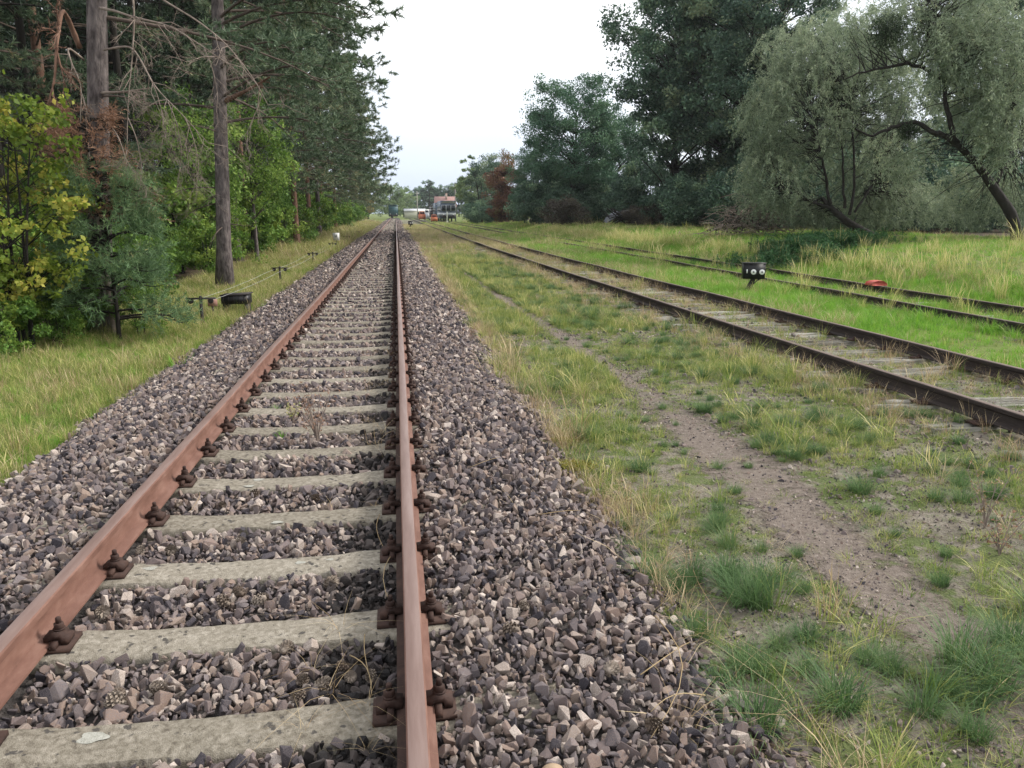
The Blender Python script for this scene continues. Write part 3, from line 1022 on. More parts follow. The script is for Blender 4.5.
G_med = [tuft(300 + s, 26, .26, .07, .55, .0055, M['grass'], (.15, .75), heads=.12) for s in range(4)]
G_dry = [tuft(310 + s, 20, .27, .06, .55, .0040, M['dry'], (.1, .9), heads=.3) for s in range(3)]
G_short = [tuft(320 + s, 40, .080, .060, .9, .0040, M['grass'], (.05, .7)) for s in range(4)]
G_lush = [tuft(330 + s, 30, .15, .08, .6, .007, M['lush'], (.1, .8)) for s in range(3)]
G_fesc = [tuft(340 + s, 240, .16, .055, .80, .0034, M['fescue'], (.1, .75)) for s in range(4)]
G_tall = [tuft(350 + s, 26, .55, .10, .4, .008, M['grass'], (.3, .95), heads=.35) for s in range(3)]
G_mini = [tuft(360 + s, 26, .045, .045, .9, .0038, M['fescue'], (.1, .9), segs=2) for s in range(3)]
G_flat = [tuft(370 + s, 9, .20, .05, 1.9, .0030, M['dry'], (.1, .9)) for s in range(3)]
GRASS = G_med + G_dry + G_short + G_lush + G_fesc + G_tall + G_mini + G_flat
OFF = {}
c_ = 0
for nm, L_ in (('med', G_med), ('dry', G_dry), ('short', G_short), ('lush', G_lush), ('fesc', G_fesc), ('tall', G_tall), ('mini', G_mini), ('flat', G_flat)):
    OFF[nm] = (c_, len(L_))
    c_ += len(L_)


def lawn(name, x0, x1, y0, y1, s, dens, mixf, size=1.0, zoff=0.0):
    """dens(x, y) -> probability; mixf(x, y, u) -> array of names by weights"""
    x, y = jitter_grid(x0, x1, y0, y1, s)
    keep = (rs.rand(len(x)) < dens(x, y)) & in_view(x, y, 0, 300)
    for tx in (XL, XR):
        keep &= np.abs(x - tx) > .09
    for fn in (x2, x3):
        for o_ in (0, GAUGE):
            keep &= np.abs(x - fn(y) - o_) > .055
    x, y = x[keep], y[keep]
    n = len(x)
    idx = np.zeros(n, int)
    un = rs.rand(n)
    names, wts = mixf(x, y)
    cum = np.cumsum(wts, 0)
    cum = cum / cum[-1]
    done = np.zeros(n, bool)
    for k, nm in enumerate(names):
        sel = (~done) & (un <= cum[k])
        o_, c__ = OFF[nm]
        idx[sel] = o_ + rs.randint(0, c__, sel.sum())
        done |= sel
    sc = size * np.exp(rs.normal(0, .28, n)) * (1 + .25 * vnoise(x, y, 1.3, 77))
    far = 1 + np.clip((y - 14) / 40, 0, 1.6)
    scl = np.stack([sc * far, sc * far, sc * (1 + .25 * (far - 1))], 1)
    rot = np.stack([rs.normal(0, .10, n), rs.normal(0, .10, n), rs.uniform(0, 2 * pi, n)], 1)
    P = np.stack([x, y, zg(x, y) + zoff], 1)
    return scatter(name, GRASS, P, rot, scl, idx)


ramp = lambda v, a, b: np.clip((v - a) / (b - a), 0, 1)
one = lambda x: np.ones_like(x)

lawn('left_verge_grass', -5.6, -2.72, 3.0, 34, .058, lambda x, y: .9 * ramp(-x, 2.72, 3.05) * (.75 + .25 * vnoise(x, y, 1.2, 61)),
     lambda x, y: (['med', 'dry', 'short', 'lush'], np.stack([one(x) * .62, .22 + .22 * vnoise(x, y, .9, 62).clip(0), one(x) * .50, .14 + .25 * vnoise(x, y, .7, 63).clip(0)])), .66)
lawn('left_verge_grass', -6.5, -2.85, 34, 150, .16, lambda x, y: .9 * ramp(-x, 2.8, 3.1),
     lambda x, y: (['med', 'dry', 'short'], np.stack([one(x) * .5, .35 + .3 * vnoise(x, y, .3, 64).clip(0), one(x) * .2])), 1.15)


def dens_a(x, y):                                    # between the ballast edge and the path
    e = 1.10 + .10 * vnoise(y, y * 0, 2.3, 52)
    clump = ramp(vnoise(x, y, 2.6, 65), -.35, .45)
    near = ramp(y, 2.0, 5.0)
    path = ramp(np.abs(x - path_c(y)), path_w(y) * .75, path_w(y) * 1.25)
    return ramp(x, e - .05, e + .12) * path * (.52 + .4 * near) * (.35 + .65 * clump)


lawn('verge_grass', 1.0, 2.6, 1.3, 34, .048, dens_a,
     lambda x, y: (['med', 'dry', 'short', 'fesc', 'mini', 'flat'], np.stack([.04 + .16 * ramp(y, 4, 9), .01 + .60 * ramp(y, 3.0, 4.6) * ramp(-x, -1.55, -1.2), one(x) * .60, .05 * one(x), .35 - .2 * ramp(y, 3, 8), .03 * one(x)])), .68)


def dens_b(x, y):                                    # between the path and the first siding
    clump = ramp(vnoise(x, y, 1.9, 66), -.5, .5)
    path = ramp(np.abs(x - path_c(y)), path_w(y) * .8, path_w(y) * 1.4)
    near = ramp(y, 2.2, 4.6)
    side = ramp(x2(y) - x, .15, .75)
    return path * (.40 + .60 * near) * (.30 + .70 * clump) * (.15 + .85 * side)


lawn('verge_grass', 2.2, 4.95, 1.3, 34, .048, dens_b,
     lambda x, y: (['med', 'dry', 'short', 'fesc', 'mini', 'flat'], np.stack([.03 + .30 * ramp(vnoise(x, y, 1.1, 67), .1, .8) * ramp(y, 4.5, 7.5), .01 + .35 * ramp(x2(y) - x, .9, .3) * ramp(y, 4, 7), one(x) * .65, .05 * one(x), .30 * one(x), .02 * one(x)])), .66)
lawn('path_grass', 1.3, 3.6, 1.3, 26, .075, lambda x, y: np.where(np.abs(x - path_c(y)) < path_w(y) * 1.2, .16 + .60 * ramp(vnoise(x, y, 3.1, 68), .0, .6) * (1 - .35 * ramp(y, 4, 7)), 0),
     lambda x, y: (['mini', 'short', 'flat', 'fesc'], np.stack([one(x) * .6, one(x) * .35, one(x) * .02, one(x) * .05])), .75)
lawn('verge_grass', 1.05, 4.3, 34, 120, .15, lambda x, y: .85 * one(x) * (.6 + .4 * ramp(vnoise(x, y, .7, 69), -.5, .3)),
     lambda x, y: (['med', 'dry', 'short'], np.stack([.25 * one(x), .35 + .4 * ramp(vnoise(x, y, .35, 70), 0, .7), one(x) * .8])), .62)


def dens_t2(x, y):
    return (.42 + .45 * ramp(vnoise(x, y, 1.4, 71), -.2, .6)) * np.where(x < x2(y) - .05, .45, 1) * (.6 + .4 * ramp(y, 8, 20))


lawn('siding_weeds', 4.2, 6.75, 3.0, 60, .066, dens_t2,
     lambda x, y: (['short', 'dry', 'mini', 'med', 'flat'], np.stack([.55 * one(x), .14 * one(x), .45 * one(x), .05 * one(x), .14 * one(x)])), .72)
lawn('lush_grass', 6.4, 9.1, 6.0, 62, .085, lambda x, y: (.25 + .7 * ramp(vnoise(x, y, .8, 72) + ramp(y, 9, 15), -.1, .6)) * ramp(x - x2(y) - GAUGE, .05, .5),
     lambda x, y: (['lush', 'short', 'dry', 'med'], np.stack([.9 * one(x) * ramp(y, 6, 10), .15 * one(x), .02 + .18 * ramp(vnoise(x, y, .9, 73), .35, .8), .05 * one(x)])), .8)
lawn('lush_grass', 8.7, 13.2, 9.0, 64, .095, lambda x, y: .85 * one(x) * (1 - .35 * (np.abs(x - x3(y) - .75) < .7)),
     lambda x, y: (['lush', 'short', 'dry', 'med', 'tall'], np.stack([.8 * one(x), .12 * one(x), .03 + .22 * ramp(vnoise(x, y, .8, 74), .4, .8), .10 * one(x), .01 + .10 * ramp(x, 11.6, 13.2)])), .8)
lawn('bank_grass', 12.4, 27, 11, 80, .19, lambda x, y: .9 * one(x) * ramp(-x, -27, -24),
     lambda x, y: (['tall', 'med', 'lush', 'dry'], np.stack([.01 + .14 * ramp(28 - y, 0, 7) * ramp(x, 12.8, 14.2), .12 * one(x), .9 * one(x) + .5 * ramp(-vnoise(x, y, .4, 76), .1, .6), .10 + .2 * ramp(vnoise(x, y, .35, 79), .2, .7)]).clip(.01)), .62)
lawn('far_grass', 4.2, 16, 60, 150, .24, lambda x, y: .85 * one(x),
     lambda x, y: (['lush', 'med', 'dry', 'short'], np.stack([.25 + .35 * ramp(x, 6, 8), .35 * one(x), .10 + .2 * ramp(vnoise(x, y, .3, 78), .1, .7), .8 * one(x)])), .6)

lawn('straw_litter', .70, 1.5, 1.3, 12, .07, lambda x, y: .16 * ramp(x, .65, 1.1) * (.4 + .6 * ramp(vnoise(x, y, 2.0, 81), -.2, .5)), lambda x, y: (['flat', 'dry'], np.stack([one(x), one(x) * .06])), .55, zoff=.04)
lawn('straw_litter', -.42, -.08, 1.6, 10, .10, lambda x, y: .10 * one(x), lambda x, y: (['flat'], np.stack([one(x)])), .6, zoff=.205)


# ------------------------------------------------------------------ trees
def bez(a, b, c, d, n):
    t = np.linspace(0, 1, n)[:, None]
    return (1 - t) ** 3 * a + 3 * (1 - t) ** 2 * t * b + 3 * (1 - t) * t * t * c + t ** 3 * d


V3 = lambda *a: np.array(a, float)


def leaf_cloud(mb, C, rad, n, size, r, tint_c, flat=.75, aspect=.6, droop=.0):
    """n leaves round the clump centre C, denser towards its skin"""
    d = unit(r.normal(size=(n, 3)))
    q = rad * (r.rand(n, 1) ** .45)
    P = C + d * q * np.array([1, 1, flat])
    A = unit(r.normal(size=(n, 3)) + np.array([0, 0, -droop]) + d * .4)
    Bv = unit(np.cross(A, r.normal(size=(n, 3)) * .7 + np.array([0, 0, 1.2])))
    L = size * r.uniform(.6, 1.3, n)
    t = np.clip(tint_c + r.normal(0, .16, n), 0, 1)
    mb.kites(P, A, Bv, L, L * aspect, t)


def broadleaf(name, seed, H, R_, cz, Rz, nclump, nleaf, lsize, lm, bm_, r0=.2, lean=(0, 0), clump=.24, trunks=1, aspect=.6, sub=3, droop=0.2, tr_top=.8):
    """tapered trunk(s), limbs reaching every clump, leaves in clumps through the crown"""
    r = np.random.RandomState(seed)
    root = empty(name)
    wood, crown = MB(), MB()
    stems = []
    for k in range(trunks):
        a = r.uniform(0, 2 * pi)
        off = V3(math.cos(a), math.sin(a), 0) * (R_ * .12 if trunks > 1 else 0)
        top = V3(lean[0], lean[1], H * tr_top) + off * 3 + V3(*(r.normal(0, R_ * .06, 2)), 0)
        pts = bez(off + V3(0, 0, -.25), off + V3(*r.normal(0, .02 * H, 2), H * .28), top * .7 + V3(*r.normal(0, .02 * H, 2), 0), top, 10)
        rad = np.linspace(r0, r0 * .16, 10)
        rad[0] *= 1.35
        wood.tube(pts, rad, 9)
        stems.append((pts, rad))
    for k in range(nclump):
        d = unit(r.normal(size=3))
        q = r.uniform(.35, 1) ** .5
        C = V3(lean[0] * .7, lean[1] * .7, cz) + d * q * V3(R_, R_, Rz) * (1 + .16 * np.clip(r.normal(), -1.5, .35))
        if C[2] < .3: C[2] = .3 + r.rand() * .5
        pts, rad = stems[k % len(stems)]
        hd = np.linalg.norm(C[:2] - pts[-1][:2] * .5)
        zz = np.clip(C[2] - hd * r.uniform(.45, .9), H * .12, pts[-1][2])
        j = int(np.argmin(np.abs(pts[:, 2] - zz)))
        p0 = pts[j]
        mid = (p0 + C) / 2 + V3(0, 0, .10 * hd) + r.normal(0, .05 * R_, 3)
        lp = bez(p0, p0 * .6 + mid * .4, mid, C, 6)
        wood.tube(lp, np.linspace(min(rad[j] * .55, r0 * .34), r0 * .035, 6), 5, cap=False)
        rc = R_ * clump * r.uniform(.7, 1.3)
        tc_ = r.uniform(.08, .85)
        for s_ in range(sub):
            c2 = C + unit(r.normal(size=3)) * rc * r.uniform(.4, 1.1) * V3(1, 1, .7)
            if sub > 1:
                wood.tube(bez(lp[4], (lp[4] + C) / 2, (C + c2) / 2, c2, 4), np.linspace(r0 * .05, r0 * .015, 4), 3, cap=False)
            leaf_cloud(crown, c2, rc * .72, nleaf // sub, lsize, r, tc_, aspect=aspect, droop=droop)
    wood.build('trunk', bm_, root, smooth=True)
    crown.build('crown', lm, root)
    return root


def needle_spray(mb, P0, P1, n, r, L, Wd, tint):
    """needles standing out along a twig"""
    t = r.rand(n)[:, None] ** .7
    ax = unit(P1 - P0)
    P = P0 + (P1 - P0) * t
    D = unit(r.normal(size=(n, 3)) * .75 + ax * .85)
    mb.needles(P, D, L * r.uniform(.7, 1.2, n), Wd, np.clip(tint + r.normal(0, .16, n), 0, 1))


def pine(name, seed, H, r0, live, nbr, Lb, bark, needles=26, nw=.013, nl=.10, bias=None, dead=6, bend=.3, sub=9, nm='needle', trunk_name='trunk', spr=4):
    """Scots pine: tall stem, bare dead boughs below, live boughs with needle sprays above"""
    r = np.random.RandomState(seed)
    root = empty(name)
    wood, bough, crown = MB(), MB(), MB()
    n = 14
    z = np.linspace(-.3, H, n)
    tx = np.cumsum(r.normal(0, bend * .10, n))
    ty = np.cumsum(r.normal(0, bend * .10, n))
    tx -= tx[0]
    ty -= ty[0]
    pts = np.stack([tx, ty, z], 1)
    rad = np.interp(z / H, [0, .05, .4, 1], [r0 * 1.25, r0, r0 * .75, r0 * .10])
    rad[0] = r0 * 1.5
    wood.tube(pts, rad, 12)
    stem = lambda h: np.array([np.interp(h, z, tx), np.interp(h, z, ty), h])
    for k in range(dead):
        h = r.uniform(1.2, live)
        a = r.uniform(0, 2 * pi)
        L = r.uniform(.3, .9) * Lb * .5
        d = V3(math.cos(a), math.sin(a), r.uniform(-.25, .15))
        p0 = stem(h)
        e = p0 + d * L + V3(0, 0, -.12 * L * L)
        bp = bez(p0, p0 + d * L * .35, p0 + d * L * .7, e, 6)
        bough.tube(bp, np.linspace(.022, .006, 6), 5, cap=False)
        for q in range(4):
            s0 = bp[r.randint(2, 6)]
            d2 = unit(d + r.normal(0, .6, 3) + V3(0, 0, -.3))
            bough.tube(np.stack([s0, s0 + d2 * L * .2, s0 + d2 * L * .36 + V3(0, 0, -.05)]), [.006, .004, .002], 3, cap=False)
    for k in range(nbr):
        f = (k + r.rand()) / nbr
        h = live + (H - live) * f ** .9
        a = r.uniform(0, 2 * pi) if bias is None or r.rand() > bias[1] else bias[0] + r.normal(0, .7)
        prof_ = (1 - f) ** .55 * (0.7 + .3 * min(1, f * 6 + .5)) + .12
        L = Lb * prof_ * r.uniform(.75, 1.2)
        d = V3(math.cos(a), math.sin(a), 0)
        p0 = stem(h)
        up = r.uniform(-.05, .28) + .25 * f
        e = p0 + d * L + V3(0, 0, L * (up - .16))
        bp = bez(p0, p0 + d * L * .33 + V3(0, 0, L * up * .7), p0 + d * L * .7 + V3(0, 0, L * up), e, 9)
        bough.tube(bp, np.linspace(max(.02, r0 * .16 * prof_ + .01), .007, 9), 5, cap=False)
        tb = r.uniform(.3, .65)
        for q in range(sub):
            t = .28 + .72 * (q + r.rand()) / sub
            s0 = np.array([np.interp(t * 8, np.arange(9), bp[:, c]) for c in range(3)])
            sa = a + (1 if q % 2 else -1) * r.uniform(.5, 1.15)
            l2 = L * r.uniform(.16, .30) * (1.15 - .5 * t) + .16
            d2 = V3(math.cos(sa), math.sin(sa), r.uniform(-.15, .35))
            s1 = s0 + d2 * l2
            bough.tube(np.stack([s0, (s0 + s1) / 2 + V3(0, 0, -.03), s1]), [.008, .006, .003], 3, cap=False)
            for w in range(spr):
                c0 = s0 + (s1 - s0) * r.uniform(.3, .95)
                d3 = unit(d2 + r.normal(0, .5, 3) + V3(0, 0, .18))
                c1 = c0 + d3 * r.uniform(.18, .34)
                needle_spray(crown, c0, c1, needles, r, nl, nw, tb + r.normal(0, .1))
    wood.build(trunk_name, bark, root, smooth=True)
    if bough.n: bough.build('bough', M['bark_dark'] if nm != 'needle' else M['bark_bough'], root, smooth=True)
    if crown.n: crown.build('crown', M[nm], root)
    return root


def put(o, x, y, rz=0.0, s=1.0, z=None, sz=None):
    o.location = (x, y, float(zg(x, y)) if z is None else z)
    o.rotation_euler = (0, 0, rz)
    o.scale = (s, s, sz or s)
    return o


# ---- left: the pines at the forest edge
def gz(px_, Y):
    p = at(px_, 213, Y)
    return Vector((p.x, Y, float(zg(p.x, Y))))


pA = put(tag(pine('pine_tree', 11, 17, .175, 4.6, 40, 3.6, M['bark'], bias=(0, .4), dead=5, bend=.06, nw=.02, nl=.13), 'thick grey-barked pine with bare dead boughs, nearest on the left', 'pine tree', 'pines along the forest edge'), gz(88, 13.5).x, 13.5)
pA.rotation_euler.y = R(5.5)
pB = put(tag(pine('pine_tree', 12, 18, .185, 3.9, 66, 3.5, M['bark'], bias=(-.2, .5), dead=8, bend=.05, needles=26, nw=.034, nl=.17, sub=12), 'straight pine with bare grey trunk behind the black trackside box', 'pine tree', 'pines along the forest edge'), gz(219, 21.2).x, 21.2)
pB.rotation_euler.y = R(3.0)
pC = put(tag(pine('pine_tree', 13, 17, .17, 3.0, 70, 5.0, M['bark_red'], bias=(-.1, .5), dead=6, bend=.12, needles=24, nw=.042, nl=.20, sub=12), 'reddish-trunked pine whose crown reaches out over the track', 'pine tree', 'pines along the forest edge'), -5.6, 46, .3)
ordn = ['first', 'second', 'third', 'fourth', 'fifth', 'sixth', 'seventh', 'eighth', 'ninth', 'last']
for k, (x, y, src, rz, s) in enumerate([(-6.4, 33, pB, 1.0, .95), (-7.2, 39.5, pC, 5.8, 1.0), (-5.9, 56, pC, .5, 1.02), (-6.0, 64, pB, .3, 1.0), (-6.6, 73, pC, 6.0, .95), (-6.2, 84, pC, .2, .95), (-6.6, 97, pB, .4, .9), (-6.6, 112, pC, 0, .85), (-6.8, 128, pB, .2, .8), (-7.2, 146, pC, 0, .72)]):
    put(copy_tree(src, label='bushy pine, %s of the forest-edge row beyond the straight grey trunk' % ordn[k], group='pines along the forest edge'), x, y, rz, s)
for k, (x, y, rz, s) in enumerate([(-8.6, 17.5, 2.2, .9), (-10.2, 26, 4, 1.0), (-9.5, 45, 1.2, 1.0), (-10, 52, 3.3, 1), (-10, 60, .4, 1.05), (-11, 70, 5, 1.0), (-10.5, 82, 2, 1), (-11, 95, 3, 1), (-11.5, 115, 1, 1)]):
    put(copy_tree(pC if k % 2 else pB, label='dark pine standing in the second row behind the forest edge', group='second row of forest pines'), x, y, rz, s)

# the depths of the wood: slender spruces with dead lower twigs
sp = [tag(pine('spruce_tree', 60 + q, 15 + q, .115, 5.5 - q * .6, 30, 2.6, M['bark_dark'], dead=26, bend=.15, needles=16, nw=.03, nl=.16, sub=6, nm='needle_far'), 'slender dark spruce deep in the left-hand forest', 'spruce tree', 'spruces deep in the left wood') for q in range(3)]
rf = random.Random(9)
spots = []
for q in range(1400):
    y = rf.uniform(12, 75)
    x = -rf.uniform(7.6, 9.5 + y * .62)
    pxl = float(proj(x, y, 1)[0])
    if pxl < -60 or x < -44: continue
    if any((x - a) ** 2 + (y - b) ** 2 < 3.4 for a, b in spots): continue
    spots.append((x, y))
spots = spots[:170]
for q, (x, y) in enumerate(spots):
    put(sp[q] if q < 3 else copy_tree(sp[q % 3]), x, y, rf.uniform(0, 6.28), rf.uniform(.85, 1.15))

# undergrowth under the edge trees
und = [tag(broadleaf('shrub', 80 + q, 2.4, 1.25, 1.25, 1.1, 26, 200, .095 + .025 * q, M['l_under'], M['bark_dark'], r0=.03, trunks=4, clump=.34, sub=2), 'leafy green shrub in the undergrowth below the forest edge', 'shrub', 'undergrowth shrubs on the left') for q in range(3)]
ul = [(-6.2, 15.2, .75), (-5.9, 17.6, .8), (-6.8, 19.5, 1.1), (-6.2, 21.2, .7), (-5.6, 24.4, .75), (-6.6, 26.2, 1.15), (-6.0, 28.5, .9), (-7.0, 30.5, 1.3), (-6.3, 35.5, 1.15), (-6.6, 38, 1.3), (-6.0, 42, 1.1), (-6.6, 48, 1.3), (-6.4, 53, 1.2), (-6.5, 59, 1.3), (-6.4, 67, 1.4), (-6.6, 76, 1.3), (-6.5, 87, 1.4), (-6.8, 98, 1.4), (-6.6, 108, 1.5), (-7, 122, 1.6), (-7, 137, 1.7),
      (-7.8, 14.5, 1.2), (-8.6, 20.5, 1.4), (-8.2, 24, 1.3), (-9.4, 29, 1.5), (-9.2, 34, 1.5), (-10, 40, 1.6), (-12, 47, 1.7), (-7.2, 12.0, .9), (gz(-2, 11.3).x, 11.3, .34), (gz(40, 12).x, 12.0, .34), (gz(22, 12.6).x, 12.6, .6), (gz(62, 13).x, 13.0, .45), (gz(125, 13).x, 13.2, .35), (-8.9, 15.8, 1.2), (-11.5, 22, 1.5), (-13, 30, 1.7), (-15, 38, 1.8), (-12.8, 25.5, 1.6)]
ul += [(-8.5 - (q % 3) * 1.8, 44 + q * 4.6, 1.9 + .3 * (q % 3)) for q in range(24)]
for q, (x, y, s) in enumerate(ul):
    put(und[q] if q < 3 else copy_tree(und[q % 3]), x, y, rf.uniform(0, 6.28), s)

birch = put(tag(broadleaf('birch_sapling', 91, 6.2, 2.0, 4.1, 2.0, 46, 240, .115, M['l_young'], M['bark'], r0=.085, clump=.28, sub=3), 'young broadleaf tree with bright green leaves beside the grey pine trunk', 'young tree'), -5.35, 31.6)
for x, y, s in ((-6.6, 27.8, .95),):
    put(copy_tree(birch, label='young broadleaf tree with bright green leaves, half hidden behind the grey pine trunk'), x, y, 2.0, s)
gold = put(tag(broadleaf('autumn_bush', 92, 4.5, 1.7, 2.5, 1.9, 24, 160, .16, M['l_gold'], M['bark_dark'], r0=.06, trunks=3), 'yellowing bush at the far end of the left forest edge', 'bush'), -6.4, 158, 0, 1.35)

# the yellow-green shrub at the left border of the picture
ysh = tag(broadleaf('shrub', 95, 3.7, 1.0, 1.9, 1.6, 130, 56, .076, M['l_yellow'], M['bark_dark'], r0=.028, trunks=5, clump=.20, sub=2, aspect=.74, droop=.9), 'tall shrub with yellow-green leaves nearest on the left border', 'shrub')
put(ysh, gz(6, 11.7).x, 11.7, 0, 1.08)
sapg = tag(pine('pine_sapling', 97, 2.5, .035, .25, 50, .80, M['bark_dark'], needles=22, nw=.011, nl=.10, dead=0, bend=.05, sub=8, nm='needle_young'), 'small green pine sapling in front of the nearest pine trunk', 'pine sapling')
put(sapg, gz(106, 12.7).x, 12.7)
sapd = tag(pine('dead_sapling', 98, 3.4, .035, 1.7, 34, .55, M['twig'], needles=10, nw=.011, nl=.085, dead=14, bend=.1, sub=7, nm='needle_dead'), 'dead pine sapling with rusty brown needles beside the nearest pine', 'dead sapling')
put(sapd, gz(99, 13.1).x, 13.1)


# bare dead boughs hanging from the nearest pine
def bough(parent, pts, r0, r, twigs=7, tl=.5, mat='twig', depth=2):
    mb = MB()
    P = np.array([list(p) for p in pts], float)
    n = len(P)
    tt = np.linspace(0, n - 1, n * 4)
    Q = np.stack([np.interp(tt, np.arange(n), P[:, c]) for c in range(3)], 1)
    k = np.array([.25, .5, .25])
    for _ in range(3):
        Q[1:-1] = Q[:-2] * .25 + Q[1:-1] * .5 + Q[2:] * .25
    mb.tube(Q, np.linspace(r0, r0 * .22, len(Q)) * .85 * (1 + .12 * r.normal(size=len(Q)).clip(-1, 1)), 7)

    def spray(p, d, L, rad, dep):
        m = p + d * L * .5 + r.normal(0, .06 * L, 3)
        e = p + d * L + r.normal(0, .10 * L, 3) + V3(0, 0, -.12 * L)
        mb.tube(np.stack([p, m, e]), [rad, rad * .75, rad * .4], 4, cap=False)
        if dep:
            for _ in range(5):
                s0 = p + (e - p) * r.uniform(.3, 1)
                spray(s0, unit(d + r.normal(0, .65, 3)), L * r.uniform(.35, .6), rad * .5, dep - 1)
    for q in range(twigs):
        j = r.randint(len(Q) // 3, len(Q))
        d = unit(Q[min(j + 1, len(Q) - 1)] - Q[max(0, j - 2)])
        spray(Q[j], unit(d + r.normal(0, .7, 3) + V3(0, 0, -.25)), tl * r.uniform(.6, 1.2), r0 * .30, depth)
    o = mb.build('dead_bough', M[mat], parent, smooth=True)
    o.matrix_parent_inverse = (Matrix.Translation(parent.location) @ parent.rotation_euler.to_matrix().to_4x4()).inverted()
    return o


r_b = np.random.RandomState(5)
A_ = lambda *ps: [at(x, y, Y) for x, y, Y in ps]
bough(pA, A_((80, 48, 13.4), (68, 18, 13.2), (62, 8, 12.9), (57, 40, 12.6), (55, 80, 12.5), (48, 105, 12.4)), .050, r_b, 9, .42, 'bark_red')
bough(pA, A_((84, 60, 13.4), (66, 45, 13), (72, 65, 12.7), (82, 85, 12.6), (80, 125, 12.5)), .022, r_b, 6, .4)
bough(pA, A_((100, 8, 13.3), (116, 11, 13), (135, 18, 12.8), (170, 25, 12.5), (205, 48, 12.2), (226, 63, 12)), .026, r_b, 9, .55)
bough(pA, A_((104, 50, 13.3), (130, 45, 13), (140, 58, 12.6), (155, 88, 12.4), (180, 112, 12.2), (208, 143, 12.0)), .020, r_b, 10, .5)
bough(pA, A_((102, -60, 13.4), (125, -35, 13.1), (134, 0, 13.0), (134, 30, 13), (132, 60, 12.9), (128, 100, 12.8), (127, 150, 12.6)), .024, r_b, 8, .5)
bough(pA, A_((100, -30, 13.4), (135, -18, 13.1), (168, 3, 12.8), (200, 22, 12.5), (228, 45, 12.3), (255, 80, 12.1), (268, 105, 12.0)), .022, r_b, 8, .45)
bough(pA, A_((102, 93, 13.4), (125, 92, 13.1), (150, 88, 12.9)), .030, r_b, 3, .3)
bough(pA, A_((106, 120, 13.4), (118, 135, 13), (128, 165, 12.8), (122, 185, 12.7)), .014, r_b, 12, .45)
bough(pB, A_((224, 102, 21.2), (248, 90, 20.7), (270, 77, 20.3)), .075, r_b, 2, .3, 'bark_red')
for k in range(5):
    x0, y0 = [(150, 78), (168, 102), (185, 118), (128, 118), (204, 48)][k]
    bough(pA, A_((x0, y0, 12.45), (x0 + 8, y0 + 18, 12.4), (x0 + 14, y0 + 45, 12.4), (x0 + 12, y0 + 66, 12.3)), .009, r_b, 12, .42)

# ---- right: trees behind the sidings
def far_tree(o, px_, by, Y, rz=0, s=1.0, z=None):
    p = at(px_, 213, Y)
    return put(o, p.x, Y, rz, s, z)


tallA = tag(broadleaf('tall_tree', 120, 24, 5.6, 13.2, 10.4, 165, 300, .26, M['l_dark'], M['bark_dark'], r0=.34, clump=.20, sub=3), 'tallest dark tree in the right-hand row, forked leaning trunk', 'tree', 'tall dark trees on the right')
tallB = tag(broadleaf('tall_tree', 121, 23, 5.4, 12.8, 10.0, 165, 300, .26, M['l_mid'], M['bark_dark'], r0=.32, clump=.20, sub=3, lean=(-.8, 0)), 'tall dark green tree right of the tallest, beside the willow', 'tree', 'tall dark trees on the right')
far_tree(tallA, 676, 0, 62)
far_tree(tallB, 738, 0, 58, .6)
far_tree(copy_tree(tallA, label='tall dark tree standing behind the gap in the right-hand row'), 700, 0, 70, 2.2, 1.05)
far_tree(copy_tree(tallB, label='dark tree behind the brushwood heap, left of the willow'), 765, 0, 52, 3.5, .80)
far_tree(copy_tree(tallB, label='dark tree at the right rear, showing above the willow'), 960, 0, 56, 1.5, .82)
far_tree(copy_tree(tallA, label='dark tree behind the middle of the willow thicket'), 850, 0, 60, 4.5, .66)
teal = tag(broadleaf('blue_green_tree', 125, 15.5, 5.0, 8.0, 7.2, 160, 340, .22, M['l_teal'], M['bark_dark'], r0=.24, clump=.24, sub=3, tr_top=.85), 'broad blue-green tree with drooping tiers left of the tall dark trees', 'tree')
far_tree(teal, 572, 0, 82)
far_tree(tag(copy_tree(teal, label='smaller blue-green tree tucked behind the broad one')), 612, 0, 88, 2.5, .85)
far_tree(tag(copy_tree(teal, label='low blue-green tree at the left foot of the broad one')), 538, 0, 90, 4.0, .62)
russet = tag(broadleaf('russet_bush', 126, 8.6, 2.6, 3.8, 4.4, 70, 300, .24, M['l_red'], M['bark_dark'], r0=.10, trunks=3, clump=.36), 'tall bush with russet red autumn leaves beside the far siding', 'bush')
far_tree(russet, 506, 0, 104, 0, 1.0)
greenb = tag(broadleaf('green_bush', 127, 9.5, 3.0, 5.0, 4.4, 46, 260, .24, M['l_mid'], M['bark_dark'], r0=.12, trunks=3, clump=.30), 'dark green bush left of the russet one', 'bush')
far_tree(greenb, 482, 0, 124)
far_tree(copy_tree(greenb, label='pale-topped bush behind the russet bush'), 496, 0, 140, 2, 1.25)
goldb = tag(broadleaf('yellowing_tree', 128, 12, 2.6, 6.4, 5.2, 40, 200, .30, M['l_pale'], M['bark_dark'], r0=.14, trunks=2, clump=.28), 'slim yellowing tree at the left end of the right-hand row', 'tree')
far_tree(goldb, 470, 0, 150)
brm = tag(broadleaf('bramble', 129, 2.6, 2.3, 1.0, 1.25, 34, 330, .13, M['l_brush'], M['bark_dark'], r0=.03, trunks=5, clump=.32, sub=2), 'low brown bramble heap in front of the blue-green tree', 'bramble')
far_tree(brm, 570, 0, 70, 0, 1.05)
far_tree(copy_tree(brm, label='low brown bramble heap under the tall dark trees'), 648, 0, 62, 2, .8)
